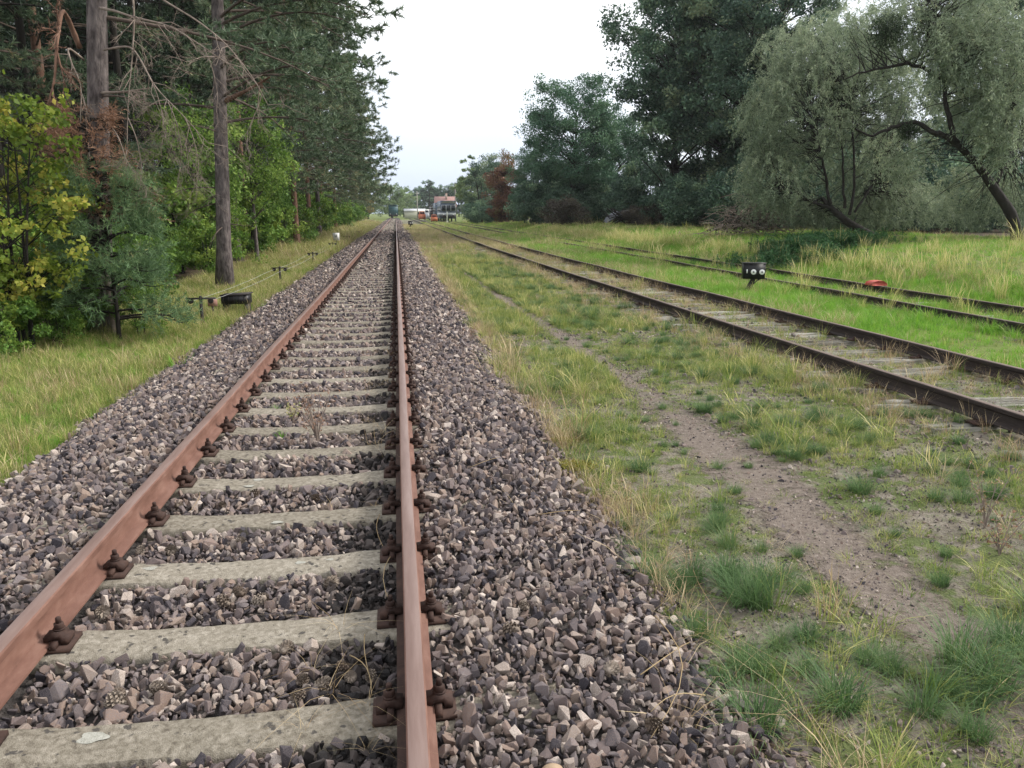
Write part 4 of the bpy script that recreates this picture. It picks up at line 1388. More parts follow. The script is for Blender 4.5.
lowg = tag(broadleaf('bush', 130, 3.4, 2.5, 1.6, 1.6, 40, 330, .17, M['l_dark'], M['bark_dark'], r0=.05, trunks=5, clump=.32, sub=2), 'low dark bush under the tall dark trees', 'bush', 'low dark bushes on the right')
lab_low = 'low dark bush in the shade at the foot of the right-hand trees'
lowg['label'] = lab_low
for k, (px_, Y, s) in enumerate([(690, 56, 1.0), (715, 54, .95), (742, 52, 1.0), (668, 62, 1.0), (545, 80, 1.3), (600, 80, 1.2), (538, 96, 1.2), (484, 118, 1.0), (494, 112, .9), (476, 130, .9), (630, 72, 1.1), (708, 66, 1.5), (760, 50, 1.3), (650, 74, 1.8), (590, 92, 2.0), (735, 64, 1.8), (820, 46, 1.2), (900, 42, 1.2), (980, 40, 1.2), (870, 52, 2.0), (940, 50, 2.0), (1010, 46, 2.0), (790, 55, 2.0)]):
    far_tree(lowg if k == 0 else copy_tree(lowg), px_, 0, Y, k * 1.3, s)


# willows: leaning trunks, long hanging strands
def hang(mb, P, L, n, r, tint, size=.125):
    t = r.rand(n)
    a = r.uniform(0, 2 * pi)
    out = V3(math.cos(a), math.sin(a), 0) * r.uniform(.25, .9)
    p = P + np.outer(t, out * L) + np.outer(.25 * t - .95 * t ** 2, V3(0, 0, L)) + r.normal(0, .05, (n, 3))
    A = unit(r.normal(0, .5, (n, 3)) + out + np.outer(.3 - 1.6 * t, V3(0, 0, 1)))
    Bv = unit(np.cross(A, r.normal(size=(n, 3))))
    l = size * r.uniform(.6, 1.3, n)
    mb.kites(p, A, Bv, l, l * .22, np.clip(tint + r.normal(0, .15, n), 0, 1))


def willow(name, base, trunk, limbs, blobs, seed, r0):
    """trunk and limbs are world polylines; blobs = (centre, radii, strands)"""
    r = np.random.RandomState(seed)
    root = empty(name, base)
    off = np.array(base)
    wood, crown = MB(), MB()

    def sm(ps, k=4):
        P = np.array([list(p) for p in ps], float) - off
        tt = np.linspace(0, len(P) - 1, len(P) * k)
        Q = np.stack([np.interp(tt, np.arange(len(P)), P[:, c]) for c in range(3)], 1)
        for _ in range(3): Q[1:-1] = Q[:-2] * .25 + Q[1:-1] * .5 + Q[2:] * .25
        return Q
    tq = sm(trunk)
    wood.tube(tq, np.linspace(r0 * 1.35, r0 * .45, len(tq)) * (1 + .07 * r.normal(size=len(tq)).clip(-1, 1)), 10)
    ends = list(tq[len(tq) // 2:])
    lobj = []
    for ps, ra in limbs:
        q = sm(ps)
        wood.tube(q + r.normal(0, .025, q.shape), np.linspace(ra, ra * .25, len(q)), 7, cap=False)
        ends += list(q[len(q) // 4:])
    ends = np.array(ends)
    for c, rad, n in blobs:
        n = int(n * 1.4)
        C = np.array(list(c)) - off
        for k in range(n):
            d = unit(r.normal(size=3))
            P = C + d * V3(*rad) * r.uniform(.25, 1.05) ** .5
            if P[2] < .4 - base[2] * 0: P[2] = .4 + r.rand() * .4
            L = min(r.uniform(.5, 1.5), max(.3, P[2] - .1))
            hang(crown, P, L, 58, r, .22 + .45 * r.rand() + .12 * d[2])
            if k % 4 == 0:
                e = ends[np.argsort(((ends - P) ** 2).sum(1))[r.randint(0, 9)]]
                m = (e + P) / 2 + V3(0, 0, .25) + r.normal(0, .2, 3)
                wood.tube(bez(e, (e + m) / 2 + r.normal(0, .15, 3), m, P, 7), np.linspace(.022, .004, 7), 3, cap=False)
    wood.build('trunk', M['bark_dark'], root, smooth=True)
    crown.build('crown', M['l_willow'], root)
    return root


b1 = gz(905, 33)
w1 = willow('willow_tree', b1, [b1 - Vector((0, 0, .2)), at(880, 240, 33.2), at(855, 228, 33.5), at(835, 212, 33.8), at(822, 198, 34)],
            [(A_((835, 212, 33.8), (800, 196, 34), (775, 190, 34.2)), .09), (A_((830, 205, 33.8), (823, 165, 34), (812, 110, 34.2)), .08), (A_((845, 208, 33.8), (843, 165, 34), (838, 110, 34.5)), .07), (A_((850, 215, 33.6), (856, 170, 34), (850, 100, 34.5), (840, 60, 35)), .07), (A_((855, 212, 33.5), (875, 180, 34), (890, 150, 34.4)), .06)],
            [(at(800, 110, 35), (2.4, 2.4, 2.9), 330), (at(772, 180, 35), (1.6, 2.0, 1.7), 230), (at(765, 120, 35.5), (1.1, 1.6, 1.8), 150), (at(790, 60, 36), (1.4, 1.8, 1.8), 170), (at(835, 60, 35.5), (2.4, 2.4, 2.4), 330), (at(850, 150, 37), (2.4, 1.6, 2.0), 210), (at(900, 205, 36), (2.8, 2.0, 1.1), 190), (at(840, 215, 36), (2.4, 1.6, .8), 120), (at(800, 210, 36), (1.5, 1.5, .9), 100), (at(870, 95, 36), (2.2, 2, 2.2), 220), (at(915, 95, 35), (2.0, 1.6, 2.2), 150), (at(880, 175, 35), (2.2, 1.4, 1.6), 130)], 140, .20)
tag(w1, 'silvery green willow with low trunk leaning left beside the brushwood', 'willow tree', 'willows on the right bank')
b2 = gz(1024, 26.5)
w2 = willow('willow_tree', b2, [b2 - Vector((0, 0, .2)), at(1013, 215, 26.6), at(995, 190, 26.7), at(978, 165, 26.8), at(958, 145, 26.9), at(938, 132, 27)],
            [(A_((950, 138, 27), (915, 122, 27.2), (890, 128, 27.4), (870, 138, 27.5), (855, 128, 27.6)), .10), (A_((958, 145, 26.9), (945, 110, 27), (945, 75, 27.2), (958, 60, 27.4)), .11), (A_((945, 80, 27.2), (915, 62, 27.5), (880, 68, 27.8), (845, 78, 28)), .09), (A_((978, 165, 26.8), (1005, 130, 26.5), (1024, 70, 26)), .09), (A_((945, 75, 27.2), (930, 30, 27.5), (928, 0, 27.8)), .07), (A_((995, 190, 26.7), (1010, 150, 27), (1040, 110, 27.5)), .08)],
            [(at(985, 60, 28.4), (2.1, 1.6, 2.3), 330), (at(1018, 110, 28.6), (1.7, 1.3, 2.0), 240), (at(930, 20, 29), (2.6, 1.8, 1.6), 240), (at(885, 30, 29), (2.2, 2, 1.3), 150), (at(1005, 10, 27), (2.4, 2.2, 1.8), 230), (at(1008, 75, 25.4), (1.0, .7, 1.9), 120), (at(985, 110, 27.6), (1.2, .9, 1.3), 90), (at(1003, 125, 25.6), (.9, .6, 1.5), 90), (at(960, 45, 26.4), (1.3, .7, 1.3), 110), (at(975, 195, 30), (2.4, 1.6, 1.3), 170), (at(900, 150, 30), (1.6, 1.2, 1.0), 70), (at(1030, 200, 29.4), (1.4, 1.0, 1.2), 80)], 141, .165)
tag(w2, 'large willow with dark trunk arching left at the right border', 'willow tree', 'willows on the right bank')


def ball(name, c, rad, n, mat, size, seed, label, cat):
    r = np.random.RandomState(seed)
    o = empty(name, c)
    st, lf = MB(), MB()
    for k in range(70):
        d = unit(r.normal(size=3))
        st.tube(np.stack([V3(0, 0, 0), d * rad * .5 + r.normal(0, .03, 3), d * rad * .95]), [.012, .008, .004], 3, cap=False)
    leaf_cloud(lf, V3(0, 0, 0), rad, n, size, r, .5, flat=.92, aspect=.35)
    st.build('stem', M['bark_dark'], o)
    lf.build('foliage', mat, o)
    tag(o, label, cat)
    return o


ball('mistletoe', at(887, 32, 27.6), .68, 3000, M['l_mistle'], .085, 3, 'round dark ball of mistletoe high in the arching willow', 'mistletoe')
ball('mistletoe', at(908, 130, 27.3), .42, 1300, M['l_mistle'], .085, 4, 'ragged dark clump of mistletoe where the arching willow branches', 'mistletoe')

# brushwood heap between dark trees and willow
bh = gz(752, 37)
ro = np.random.RandomState(77)
bo = empty('brushwood_heap', bh)
tw, bl = MB(), MB()
for k in range(260):
    a = ro.uniform(0, 2 * pi)
    p = V3(ro.normal(0, .9), ro.normal(0, .6), 0)
    p[2] = max(.05, ro.uniform(0, 1.7) * (1 - min(1, abs(p[0]) / 2.2)))
    d = unit(V3(ro.normal(0, 1), ro.normal(0, .7), ro.normal(.15, .35)))
    L = ro.uniform(.6, 1.7)
    p1 = p + d * L
    p1[2] = max(.03, p1[2] - .2 * L)
    tw.tube(np.stack([p, p + d * L * .5 + V3(0, 0, .08), p1]), [.022 * ro.uniform(.3, 1), .014, .005], 4, cap=False)
tw.build('branch_tangle', M['twig'], bo)
for k in range(10):
    leaf_cloud(bl, V3(ro.normal(-.3, .9), ro.normal(0, .5), ro.uniform(.2, 1.1)), .5, 90, .12, ro, .3)
bl.build('withered_leaves', M['l_brush'], bo)
bo.scale = (1.15, 1.1, 1.1)
tag(bo, 'tangled heap of cut grey brushwood between the dark trees and willow', 'brushwood')


# dark green nettle patch on the bank
def nettle(seed):
    r = np.random.RandomState(seed)
    mb = MB()
    for s in range(7):
        p = V3(r.normal(0, .12), r.normal(0, .12), 0)
        h = r.uniform(.4, .75)
        mb.tube(np.stack([p, p + V3(0, 0, h)]), [.006, .004], 3, cap=False)
        m = 22
        z = r.uniform(.12, 1, m) * h
        a = r.uniform(0, 6.28, m)
        d = np.stack([np.cos(a), np.sin(a), r.uniform(-.5, .1, m)], 1)
        mb.kites(p + np.stack([0 * z, 0 * z, z], 1) + d * .05, unit(d), unit(np.cross(d, V3(0, 0, 1))), .11, .06, r.rand(m))
    return mb.mesh('nettle', M['l_nettle'])


nm_ = [nettle(s) for s in range(3)]
pts = []
for k in range(900):
    px_ = rs.normal(815, 36)
    p = at(px_, 213, 25.5 + rs.normal(0, 1.6))
    if abs(vnoise(p.x, p.y, .6, 91)) < .75: pts.append((p.x, p.y))
pts = np.array(pts)
n = len(pts)
o = scatter('nettle_patch', nm_, np.stack([pts[:, 0], pts[:, 1], zg(pts[:, 0], pts[:, 1])], 1), np.stack([rs.normal(0, .1, n), rs.normal(0, .1, n), rs.uniform(0, 6, n)], 1), np.repeat(rs.uniform(.35, .8, (n, 1)), 3, 1), rs.randint(0, 3, n))
tag(o, 'patch of dark green nettles on the bank below the willow')

# tarpaulin-covered heap glimpsed below the forked tree
tp = at(625, 213, 66)
tpo = empty('covered_heap', (tp.x, 66, float(zg(tp.x, 66))))
mb = MB()
nx, ny = 22, 12
X, Y = np.meshgrid(np.linspace(-1.7, 1.7, nx), np.linspace(-.9, .9, ny))
Z = 1.3 * np.clip(1 - (X / 1.75) ** 2, 0, 1) ** .5 * np.clip(1 - (Y / .95) ** 4, 0, 1) ** .5 + .10 * vnoise(X, Y, 3.0, 4)
i = (np.arange(ny - 1)[:, None] * nx + np.arange(nx - 1)[None, :]).ravel()
mb.add(np.stack([X, Y, Z.clip(.0)], -1).reshape(-1, 3), np.stack([i, i + 1, i + nx + 1, i + nx], -1))
mb.build('tarpaulin', M['fell'], tpo, smooth=True)
wd = MB()
for k in range(40):
    wd.tube(np.stack([V3(ro.uniform(-2, 2), -1.1 + ro.normal(0, .15), ro.uniform(.1, 1.5)), V3(ro.uniform(-2, 2), -1.0 + ro.normal(0, .2), ro.uniform(.1, 1.6))]), [.05, .03], 5)
wd.build('stacked_log', M['bark_dark'], tpo)
tag(tpo, 'heap under a grey tarpaulin glimpsed behind the forked dark trunk', 'heap')


# ------------------------------------------------------------------ trackside things on the left
def wire_post(x, y, h=.42, wdt=.46, label=''):
    o = tag(empty('wire_guide_post', (x, y, float(zg(x, y)))), label, 'post', 'signal wire guide posts beside the line')
    MB().box((0, 0, h / 2 - .05), (.045, .045, h + .1)).build('post', M['iron'], o)
    MB().box((0, 0, h + .012), (wdt, .06, .028)).lathe([(0, h + .026), (.03, h + .026), (.024, h + .055), (0, h + .06)], n=8).build('crossbar', M['iron'], o)
    for s in (-1, 1):
        pu = MB().lathe([(0, -.022), (.042, -.022), (.046, -.016), (.032, -.004), (.032, .004), (.046, .016), (.042, .022), (0, .022)], (s * wdt * .34, 0, h - .035), 14, axis='y').build('pulley', M['iron'], o)
        MB().box((s * wdt * .34, .034, h - .02), (.03, .008, .085)).build('bracket', M['iron'], pu)
    return o


wp = [(-3.46, 14.4, .47, 'rusty T-shaped wire guide post nearest, left of the black box'), (-3.27, 22.7, .44, 'second T-shaped wire guide post from the camera'), (-3.25, 31.5, .42, 'third T-shaped wire guide post from the camera'), (-3.3, 42, .42, 'T-shaped wire guide post standing before the small white post')]
for x, y, h, lb in wp:
    wire_post(x, y, h, .50 if y < 20 else .44, lb)
for x, y in ((-3.3, 54), (-3.3, 68), (-3.32, 84), (-3.35, 104)):
    wire_post(x, y, .42, .5, 'tiny distant wire guide post in the grass beside the track')
# black deflector box
bx = at(230, 213, 16.0)
o = tag(empty('trackside_box', (bx.x, 16.0, float(zg(bx.x, 16.0)) + .10), R(-6)), 'low black metal box beside the nearest wire guide post', 'box')
MB().box((0, 0, .19), (.50, .34, .17)).build('box_body', M['black'], o)
MB().box((.005, 0, .287), (.54, .38, .022), tilt=(0, R(-3), 0)).build('lid', M['iron'], o)
for s in (-1, 1):
    MB().box((s * .2, 0, -.01), (.05, .3, .26)).build('support', M['iron'], o)
for k in range(5):
    MB().box((-.2 + k * .1, -.173, .19), (.012, .008, .14)).build('rib', M['iron'], o)
o = tag(empty('rusty_plate', (bx.x - .37, 15.6, float(zg(bx.x, 15.6)))), 'faded rust-pink plate between the wire guide post and black box', 'plate')
MB().box((0, 0, .28), (.17, .05, .13)).build('plate', M['pink'], o)
MB().box((0, .0, .10), (.04, .04, .26)).build('stake', M['iron'], o)
# white kilometre post
wpz = at(335, 213, 46)
o = tag(empty('marker_post', (wpz.x, 46, float(zg(wpz.x, 46)))), 'small square white marker on a short post left of the track', 'marker')
MB().box((0, 0, .62), (.36, .05, .42)).build('plate', M['white'], o)
MB().box((0, .04, .3), (.06, .06, .7)).build('post', M['iron'], o)
MB().box((.03, -.028, .66), (.04, .004, .16)).box((-.05, -.028, .66), (.04, .004, .16)).build('numeral', M['black'], o)
# the pull wires
for s in (-1, 1):
    pts = []
    for (x, y, h, _), (x_, y_, h_, __) in zip(wp[:-1], wp[1:]):
        for t in np.linspace(0, 1, 8)[:-1]:
            pts.append((x + (x_ - x) * t + s * .15, y + (y_ - y) * t, float(zg(x, y)) + h - .035 - .05 * math.sin(pi * t)))
    x, y, h, _ = wp[-1]
    pts.append((x + s * .15, y, float(zg(x, y)) + h - .035))
    w = MB().tube(np.array(pts), .0028, 5).build('signal_wire', M['wire'])
    tag(w, 'thin pale signal wire strung along the guide posts, %s' % ('track side' if s > 0 else 'forest side'), 'wire')


# ------------------------------------------------------------------ the switch lantern and the derail on the right
def lantern(x, y, s, rz, label):
    o = tag(empty('switch_lantern', (x, y, float(zg(x, y))), rz), label, 'signal lantern', 'switch lanterns')
    o.scale = (s, s, s)
    mb = MB()
    mb.box((0, 0, .49), (.47, .26, .34))
    mb.box((0, 0, .665), (.50, .29, .02))
    mb.build('housing', M['black'], o)
    for cx in (-.02, .165):
        d = MB().lathe([(0, 0), (.06, 0), (.06, .008), (0, .008)], (cx, -.1405, .475), 18, axis='y').build('lens', M['white'], o)
        MB().lathe([(0, 0), (.018, 0), (.018, .004), (0, .004)], (cx, -.1455, .475), 10, axis='y').build('lens_dot', M['black'], d)
    MB().box((-.165, -.135, .49), (.022, .010, .085)).build('white_bar', M['white'], o)
    MB().tube([V3(.02, 0, .33), V3(-.02, 0, .24), V3(-.07, 0, .12), V3(-.10, 0, .02)], [.05, .055, .065, .08], 10).build('stand', M['iron'], o)
    MB().box((-.14, 0, .03), (.36, .16, .06)).box((-.26, 0, .06), (.10, .08, .05)).build('base', M['iron'], o)
    MB().tube([V3(-.1, -.06, .10), V3(.10, -.09, .30)], [.016, .012], 8).lathe([(0, -.03), (.03, -.015), (.03, .015), (0, .03)], (.11, -.092, .31), 10).build('lever', M['iron'], o)
    return o


lantern(7.98, 16.8, 1.0, R(-14), 'black switch lantern with two white discs on a tilted stand')
lantern(1.75, 98, 1.25, 0, 'tiny far-off switch lantern standing right of the main line')
dx = float(x3(16.2)) + GAUGE
o = tag(empty('derail_block', (dx, 16.2, .148)), 'faded red derail block lying over the far siding rail', 'derail block')
mb = MB()
pr = [(-.18, -.02), (-.15, .055), (-.04, .085), (.10, .085), (.19, .03), (.21, -.02)]
nV = np.concatenate([[(x, y, z) for x, z in pr] for y in (-.14, .14)])
k = len(pr)
mb.add(nV, [[q, (q + 1) % k, (q + 1) % k + k, q + k] for q in range(k)])
mb.f.append(np.array([[0, 1, 2, 3], [0, 3, 4, 5]]))
mb.f.append(np.array([[9, 8, 7, 6], [11, 10, 9, 6]]))
mb.build('wedge', M['red'], o)
MB().box((.0, 0, -.055), (.11, .2, .07)).build('clamp', M['iron'], o)
MB().tube([V3(.15, -.05, .0), V3(.30, -.05, -.10)], .018, 8).build('hinge_arm', M['rust_dark'], o)

# ------------------------------------------------------------------ vehicles far down the line
def far_vehicle(name, x, y0, L, wdt, h, body_m, roof_m, label, cat, front=True, side_n=6, mid=None):
    o = tag(empty(name, (x, y0, .15)), label, cat)
    z0 = .95
    mb = MB()
    hw = wdt / 2
    mb.box((0, L / 2, (z0 + h - .35) / 2 + .0), (wdt, L, h - .35 - z0 + .9))
    mb.build('body', body_m, o)
    n = 9
    an = np.linspace(0, pi, n)
    arc = np.stack([np.cos(an) * (hw + .03), np.sin(an) * .42 + h - .36], 1)
    V = np.concatenate([np.stack([arc[:, 0], np.full(n, yy), arc[:, 1]], 1) for yy in (-.06, L + .06)])
    rb = MB().add(V, [[q, q + 1, q + 1 + n, q + n] for q in range(n - 1)])
    rb.f.append(np.array([list(range(n))]))
    rb.f.append(np.array([list(range(2 * n - 1, n - 1, -1))]))
    rb.build('roof', roof_m, o)
    if front:
        for cx, ww in ((-.32 * wdt, .26 * wdt), (.0, .26 * wdt), (.32 * wdt, .26 * wdt)):
            f = MB().box((cx, -.02, h * .66), (ww + .1, .05, h * .28 + .1)).build('window', M['cream'] if roof_m is M['roofgrey'] else M['iron'], o)
            MB().box((cx, -.055, h * .66), (ww, .03, h * .28)).build('pane', M['glass'], f)
    for sx in (-1, 1):
        MB().lathe([(0, -.05), (.13, -.05), (.13, .05), (0, .05)], (sx * wdt * .33, -.04, 1.25), 12, axis='y').build('headlight', M['white'], o)
        MB().lathe([(0, -.5), (.2, -.5), (.2, -.44), (.07, -.44), (.07, 0), (0, 0)], (sx * .85, -.02, 1.0), 12, axis='y').build('buffer', M['iron'], o)
        for q in range(side_n):
            yy = L * (q + .5) / side_n
            MB().box((sx * (hw + .012), yy, h * .64), (.03, L / side_n * .66, h * .24)).build('window', M['glass'], o)
    if mid:
        for sx in (-1, 1):
            MB().box((sx * (hw + .008), L / 2, 1.35), (.02, L, .5)).build('stripe', mid, o)
        MB().box((0, -.012, 1.35), (wdt, .024, .5)).build('stripe', mid, o)
    for yy in (L * .18, L * .82):
        for q in (-1, 1):
            for sx in (-1, 1):
                MB().lathe([(0, -.06), (.42, -.06), (.45, 0), (.42, .06), (0, .06)], (sx * .75, yy + q * .9, .42), 16, axis='x').build('wheel', M['iron'], o)
    MB().box((0, -.08, .85), (wdt * .92, .2, .35)).build('buffer_beam', M['iron'], o)
    return o


far_vehicle('railway_coach', xc, 248, 12, 2.9, 3.9, M['teal'], M['teal'], 'dark green coach standing at the far end of the main line', 'railway coach', front=False, side_n=3)
far_vehicle('railcar', 9.95, 152, 15, 2.8, 3.75, M['coach'], M['roofgrey'], 'slate blue railcar with pale roof, foremost of the parked train', 'railcar', side_n=6, mid=M['cream'])
far_vehicle('railway_coach', 9.9, 171, 14, 2.8, 3.6, M['coach'], M['roofgrey'], 'dark blue coach coupled behind the parked railcar', 'railway coach', front=False, side_n=6)
far_vehicle('railway_coach', 9.8, 189, 14, 2.8, 3.2, M['iron'], M['roofgrey'], 'dark rear coach of the parked train', 'railway coach', front=False, side_n=4)


def small_vehicle(px_, Y, wdt, h, L, mat, label, roof=None):
    p = at(px_, 213, Y)
    o = tag(empty('track_trolley', (p.x, Y, float(zg(p.x, Y)))), label, 'trolley')
    MB().box((0, 0, .3 + h * .3), (wdt, L, h * .6)).build('body', mat, o)
    MB().box((0, .1 * L, .3 + h * .78), (wdt * .8, L * .6, h * .4), taper=.85).build('cab', roof or mat, o)
    MB().box((0, -.205 * L, .3 + h * .78), (wdt * .6, .02, h * .22)).build('window', M['glass'], o)
    for sx in (-1, 1):
        for sy in (-1, 1):
            MB().lathe([(0, -.07), (.28, -.07), (.3, 0), (.28, .07), (0, .07)], (sx * wdt * .42, sy * L * .3, .3), 12, axis='x').build('wheel', M['iron'], o)
    return o


small_vehicle(434, 148, 1.2, 1.2, 1.8, M['orange'], 'small orange track trolley in front of the parked train', M['orange'])
small_vehicle(422, 196, 1.7, 1.9, 2.6, M['orange'], 'orange works vehicle left of the parked train', M['orange'])
small_vehicle(427, 205, 1.4, 2.4, 2.6, M['cream'], 'pale works vehicle just left of the parked train', M['white'])
p = at(447, 213, 143)
o = tag(empty('white_post', (p.x, 143, float(zg(p.x, 143)))), 'slim white post standing before the front of the railcar', 'post')
MB().lathe([(0, -.1), (.11, -.1), (.10, 1.9), (.12, 1.95), (0, 2.0)], n=10).build('pole', M['white'], o)
MB().lathe([(0, -.1), (.18, -.1), (.18, .25), (0, .27)], n=10).build('footing', M['plaster'], o)
# house behind the train
p = at(446, 213, 235)
o = tag(empty('house', (p.x, 235, 0)), 'house with a red tiled roof and chimney behind the parked train', 'house')
o.scale = (.85, .85, .88)
MB().box((0, 5, 2.0), (6.6, 10, 4.4)).build('wall', M['brick'], o)
V = [(-3.7, -.6, 4.05), (3.7, -.6, 4.05), (3.7, 5, 7.4), (-3.7, 5, 7.4), (3.7, 10.6, 4.05), (-3.7, 10.6, 4.05), (-3.7, -.6, 3.9), (3.7, -.6, 3.9), (3.7, 10.6, 3.9), (-3.7, 10.6, 3.9)]
rfm = MB().add(V, [[0, 1, 2, 3], [3, 2, 4, 5], [6, 9, 8, 7], [0, 6, 7, 1], [5, 4, 8, 9]])
rfm.f.append(np.array([[0, 3, 5], [1, 4, 2]]))
rf_ = rfm.build('roof', M['tile'], o)
MB().box((.4, 3.6, 7.3), (.7, .7, 2.2)).box((.4, 3.6, 8.43), (.84, .84, .1)).build('chimney', M['brick'], rf_)
for q in (-1.9, 0, 1.9):
    w = MB().box((q, -.02, 2.3), (1.1, .06, 1.4)).build('window', M['white'], o)
    MB().box((q, -.06, 2.3), (.95, .03, 1.25)).build('pane', M['glass'], w)
# pale shed and poles
p = at(415, 213, 262)
o = tag(empty('shed', (p.x, 262, 0)), 'long pale shed low in the distance right of the dark coach', 'shed')
MB().box((0, 2, 1.2), (6.8, 4, 2.6)).build('wall', M['plaster'], o)
V = [(-3.6, -.4, 2.35), (3.6, -.4, 2.35), (3.6, 4.4, 3.1), (-3.6, 4.4, 3.1), (-3.6, -.4, 2.25), (3.6, -.4, 2.25), (3.6, 4.4, 3.0), (-3.6, 4.4, 3.0)]
MB().add(V, [[0, 1, 2, 3], [7, 6, 5, 4], [0, 4, 5, 1], [2, 6, 7, 3], [1, 5, 6, 2], [3, 7, 4, 0]]).build('roof', M['roofgrey'], o)
MB().box((1.2, -.03, 1.0), (1.0, .06, 2.0)).build('door', M['iron'], o)
for px_, Y, hh, lb in ((417.5, 220, 7.5, 'slim wooden pole left of the parked train'), (455.5, 160, 7.4, 'slim wooden pole at the right end of the parked train')):
    p = at(px_, 213, Y)
    o = tag(empty('telegraph_pole', (p.x, Y, 0)), lb, 'pole')
    MB().tube([V3(0, 0, -.3), V3(0, 0, hh)], [.15, .10], 8).build('pole', M['oldwood'], o)
    MB().box((0, 0, hh - .6), (1.2, .1, .1)).build('crossarm', M['oldwood'], o)
    for s in (-.5, -.2, .2, .5):
        MB().lathe([(0, 0), (.04, 0), (.05, .08), (.02, .13), (0, .14)], (s, 0, hh - .55), 8).build('insulator', M['white'], o)

# distant trees closing the view
rnd = tag(broadleaf('round_tree', 150, 13, 6.4, 6.6, 5.8, 60, 200, .5, M['l_pale'], M['bark_dark'], r0=.3, clump=.26, sub=2), 'light green round-crowned tree behind the far dark coach', 'tree', 'light green trees at the end of the line')
far_tree(rnd, 392, 0, 285, 0, 1.0, 0)
far_tree(copy_tree(rnd, label='light green tree rising at the end of the left forest edge'), 368, 0, 250, 1, 1.0, 0)
far_tree(copy_tree(rnd, label='light green tree right of the far dark coach'), 404, 0, 330, 2, .85, 0)
conf = tag(broadleaf('distant_tree', 151, 15, 4.6, 8, 7, 44, 200, .6, M['l_dark'], M['bark_dark'], r0=.3, clump=.28, sub=2), 'dark distant tree on the horizon behind the parked train', 'tree', 'dark trees on the horizon')
for k, (px_, Y, s) in enumerate([(417, 400, .95), (424, 380, .9), (430, 360, 1.05), (437, 370, .9), (444, 380, .95), (451, 360, .95), (459, 350, 1.05), (467, 340, 1.1), (410, 420, .9), (400, 440, .8), (476, 330, 1.2), (488, 320, 1.3)]):
    far_tree(conf if k == 0 else copy_tree(conf), px_, 0, Y, k * 1.1, s, 0)
tip = tag(pine('distant_conifer', 152, 15.5, .22, 1.5, 40, 3.2, M['bark_dark'], needles=10, nw=.10, nl=.4, dead=0, sub=6, nm='needle_far'), 'pointed dark conifer on the horizon above the parked train', 'conifer')
far_tree(tip, 430, 0, 345, 0, .95, 0)

# ------------------------------------------------------------------ small growth and litter in the foreground
def gp(px_, py2, z=0.0):
    d = at(px_, py2, 1.0) - Vector((0, 0, CAMZ))
    return Vector((0, 0, CAMZ)) + d * ((z - CAMZ) / d.z)


tus = [(743, 603), (760, 588), (725, 575), (782, 578), (755, 722), (838, 705), (765, 672), (925, 708), (805, 640), (745, 668), (890, 668), (696, 632), (728, 545), (578, 437), (975, 700), (868, 660), (640, 470), (860, 490)]
for k, (a, b) in enumerate(tus):
    p = gp(a, b, -.08)
    s = random.uniform(.75, 1.15) * (1.55 if k in (0, 1, 4, 5) else 1.1)
    o = link('grass_tussock', G_fesc[k % 4], None, (p.x, p.y, float(zg(p.x, p.y))), (0, 0, k * 1.7), (s * .95, s * .95, s * .85))
    tag(o, 'blue-green tussock of fine grass on the gravelly verge', 'grass tussock', 'fine grass tussocks on the verge')
for a, b, s, lb in ((281, 441, .55, 'small green grass tuft between the rails in front of the dry weed'), (243, 411, .55, 'small green grass tuft beside the left rail'), (276, 412, .5, 'small green grass tuft left of the dry weed')):
    p = gp(a, b, -.05)
    tag(link('grass_tuft', G_lush[1], None, (p.x, p.y, float(zb(p.x, p.y)) + .015), None, (s, s, s * .8)), lb, 'grass tuft')


def weed(name, p, h, n, mat, seed, label, leafm=None):
    r = np.random.RandomState(seed)
    o = tag(empty(name, p), label, 'weed')
    st, lf = MB(), MB()
    for k in range(n):
        a = r.uniform(0, 2 * pi)
        sp_ = r.uniform(.1, .5)
        e = V3(math.cos(a) * sp_ * h, math.sin(a) * sp_ * h, h * r.uniform(.7, 1))
        b = bez(V3(0, 0, -.02), V3(0, 0, h * .3), e * .7, e, 6)
        st.tube(b, np.linspace(.0052, .0020, 6), 4, cap=False)
        for q in range(7):
            c = b[r.randint(2, 6)]
            d = unit(r.normal(size=3) + V3(0, 0, .6)) * h * .18
            st.tube(np.stack([c, c + d]), [.0018, .001], 3, cap=False)
            lf.kites((c + d)[None] + r.normal(0, .006, (4, 3)), unit(r.normal(size=(4, 3))), unit(r.normal(size=(4, 3))), .022, .010, r.rand(4))
    st.build('stalk', M['twig'] if mat is None else mat, o)
    lf.build('leaf', leafm or M['needle_dead'], o)
    return o


p = gp(318, 446, -.05)
weed('dry_weed', (p.x, p.y, float(zb(p.x, p.y))), .44, 11, None, 1, 'dry brown branching weed growing between the rails')
p = gp(293, 425, -.05)
weed('dry_weed', (p.x, p.y, float(zb(p.x, p.y))), .16, 6, None, 2, 'low half-green weed left of the dry brown weed', M['grass'])
p = gp(1000, 550, -.07)
weed('dock_weed', (p.x, p.y, float(zg(p.x, p.y))), .22, 5, None, 3, 'rusty brown dock weed in the grass near the right border')
p = gp(985, 525, -.07)
weed('dry_weed', (p.x, p.y, float(zg(p.x, p.y))), .34, 5, None, 4, 'thin bare weed stalks in grass near the right border', M['dry'])
p = gp(445, 345, -.05)
weed('dock_weed', (p.x + .35, p.y, float(zb(p.x + .35, p.y))), .2, 5, None, 6, 'small rusty weed at the right ballast edge')
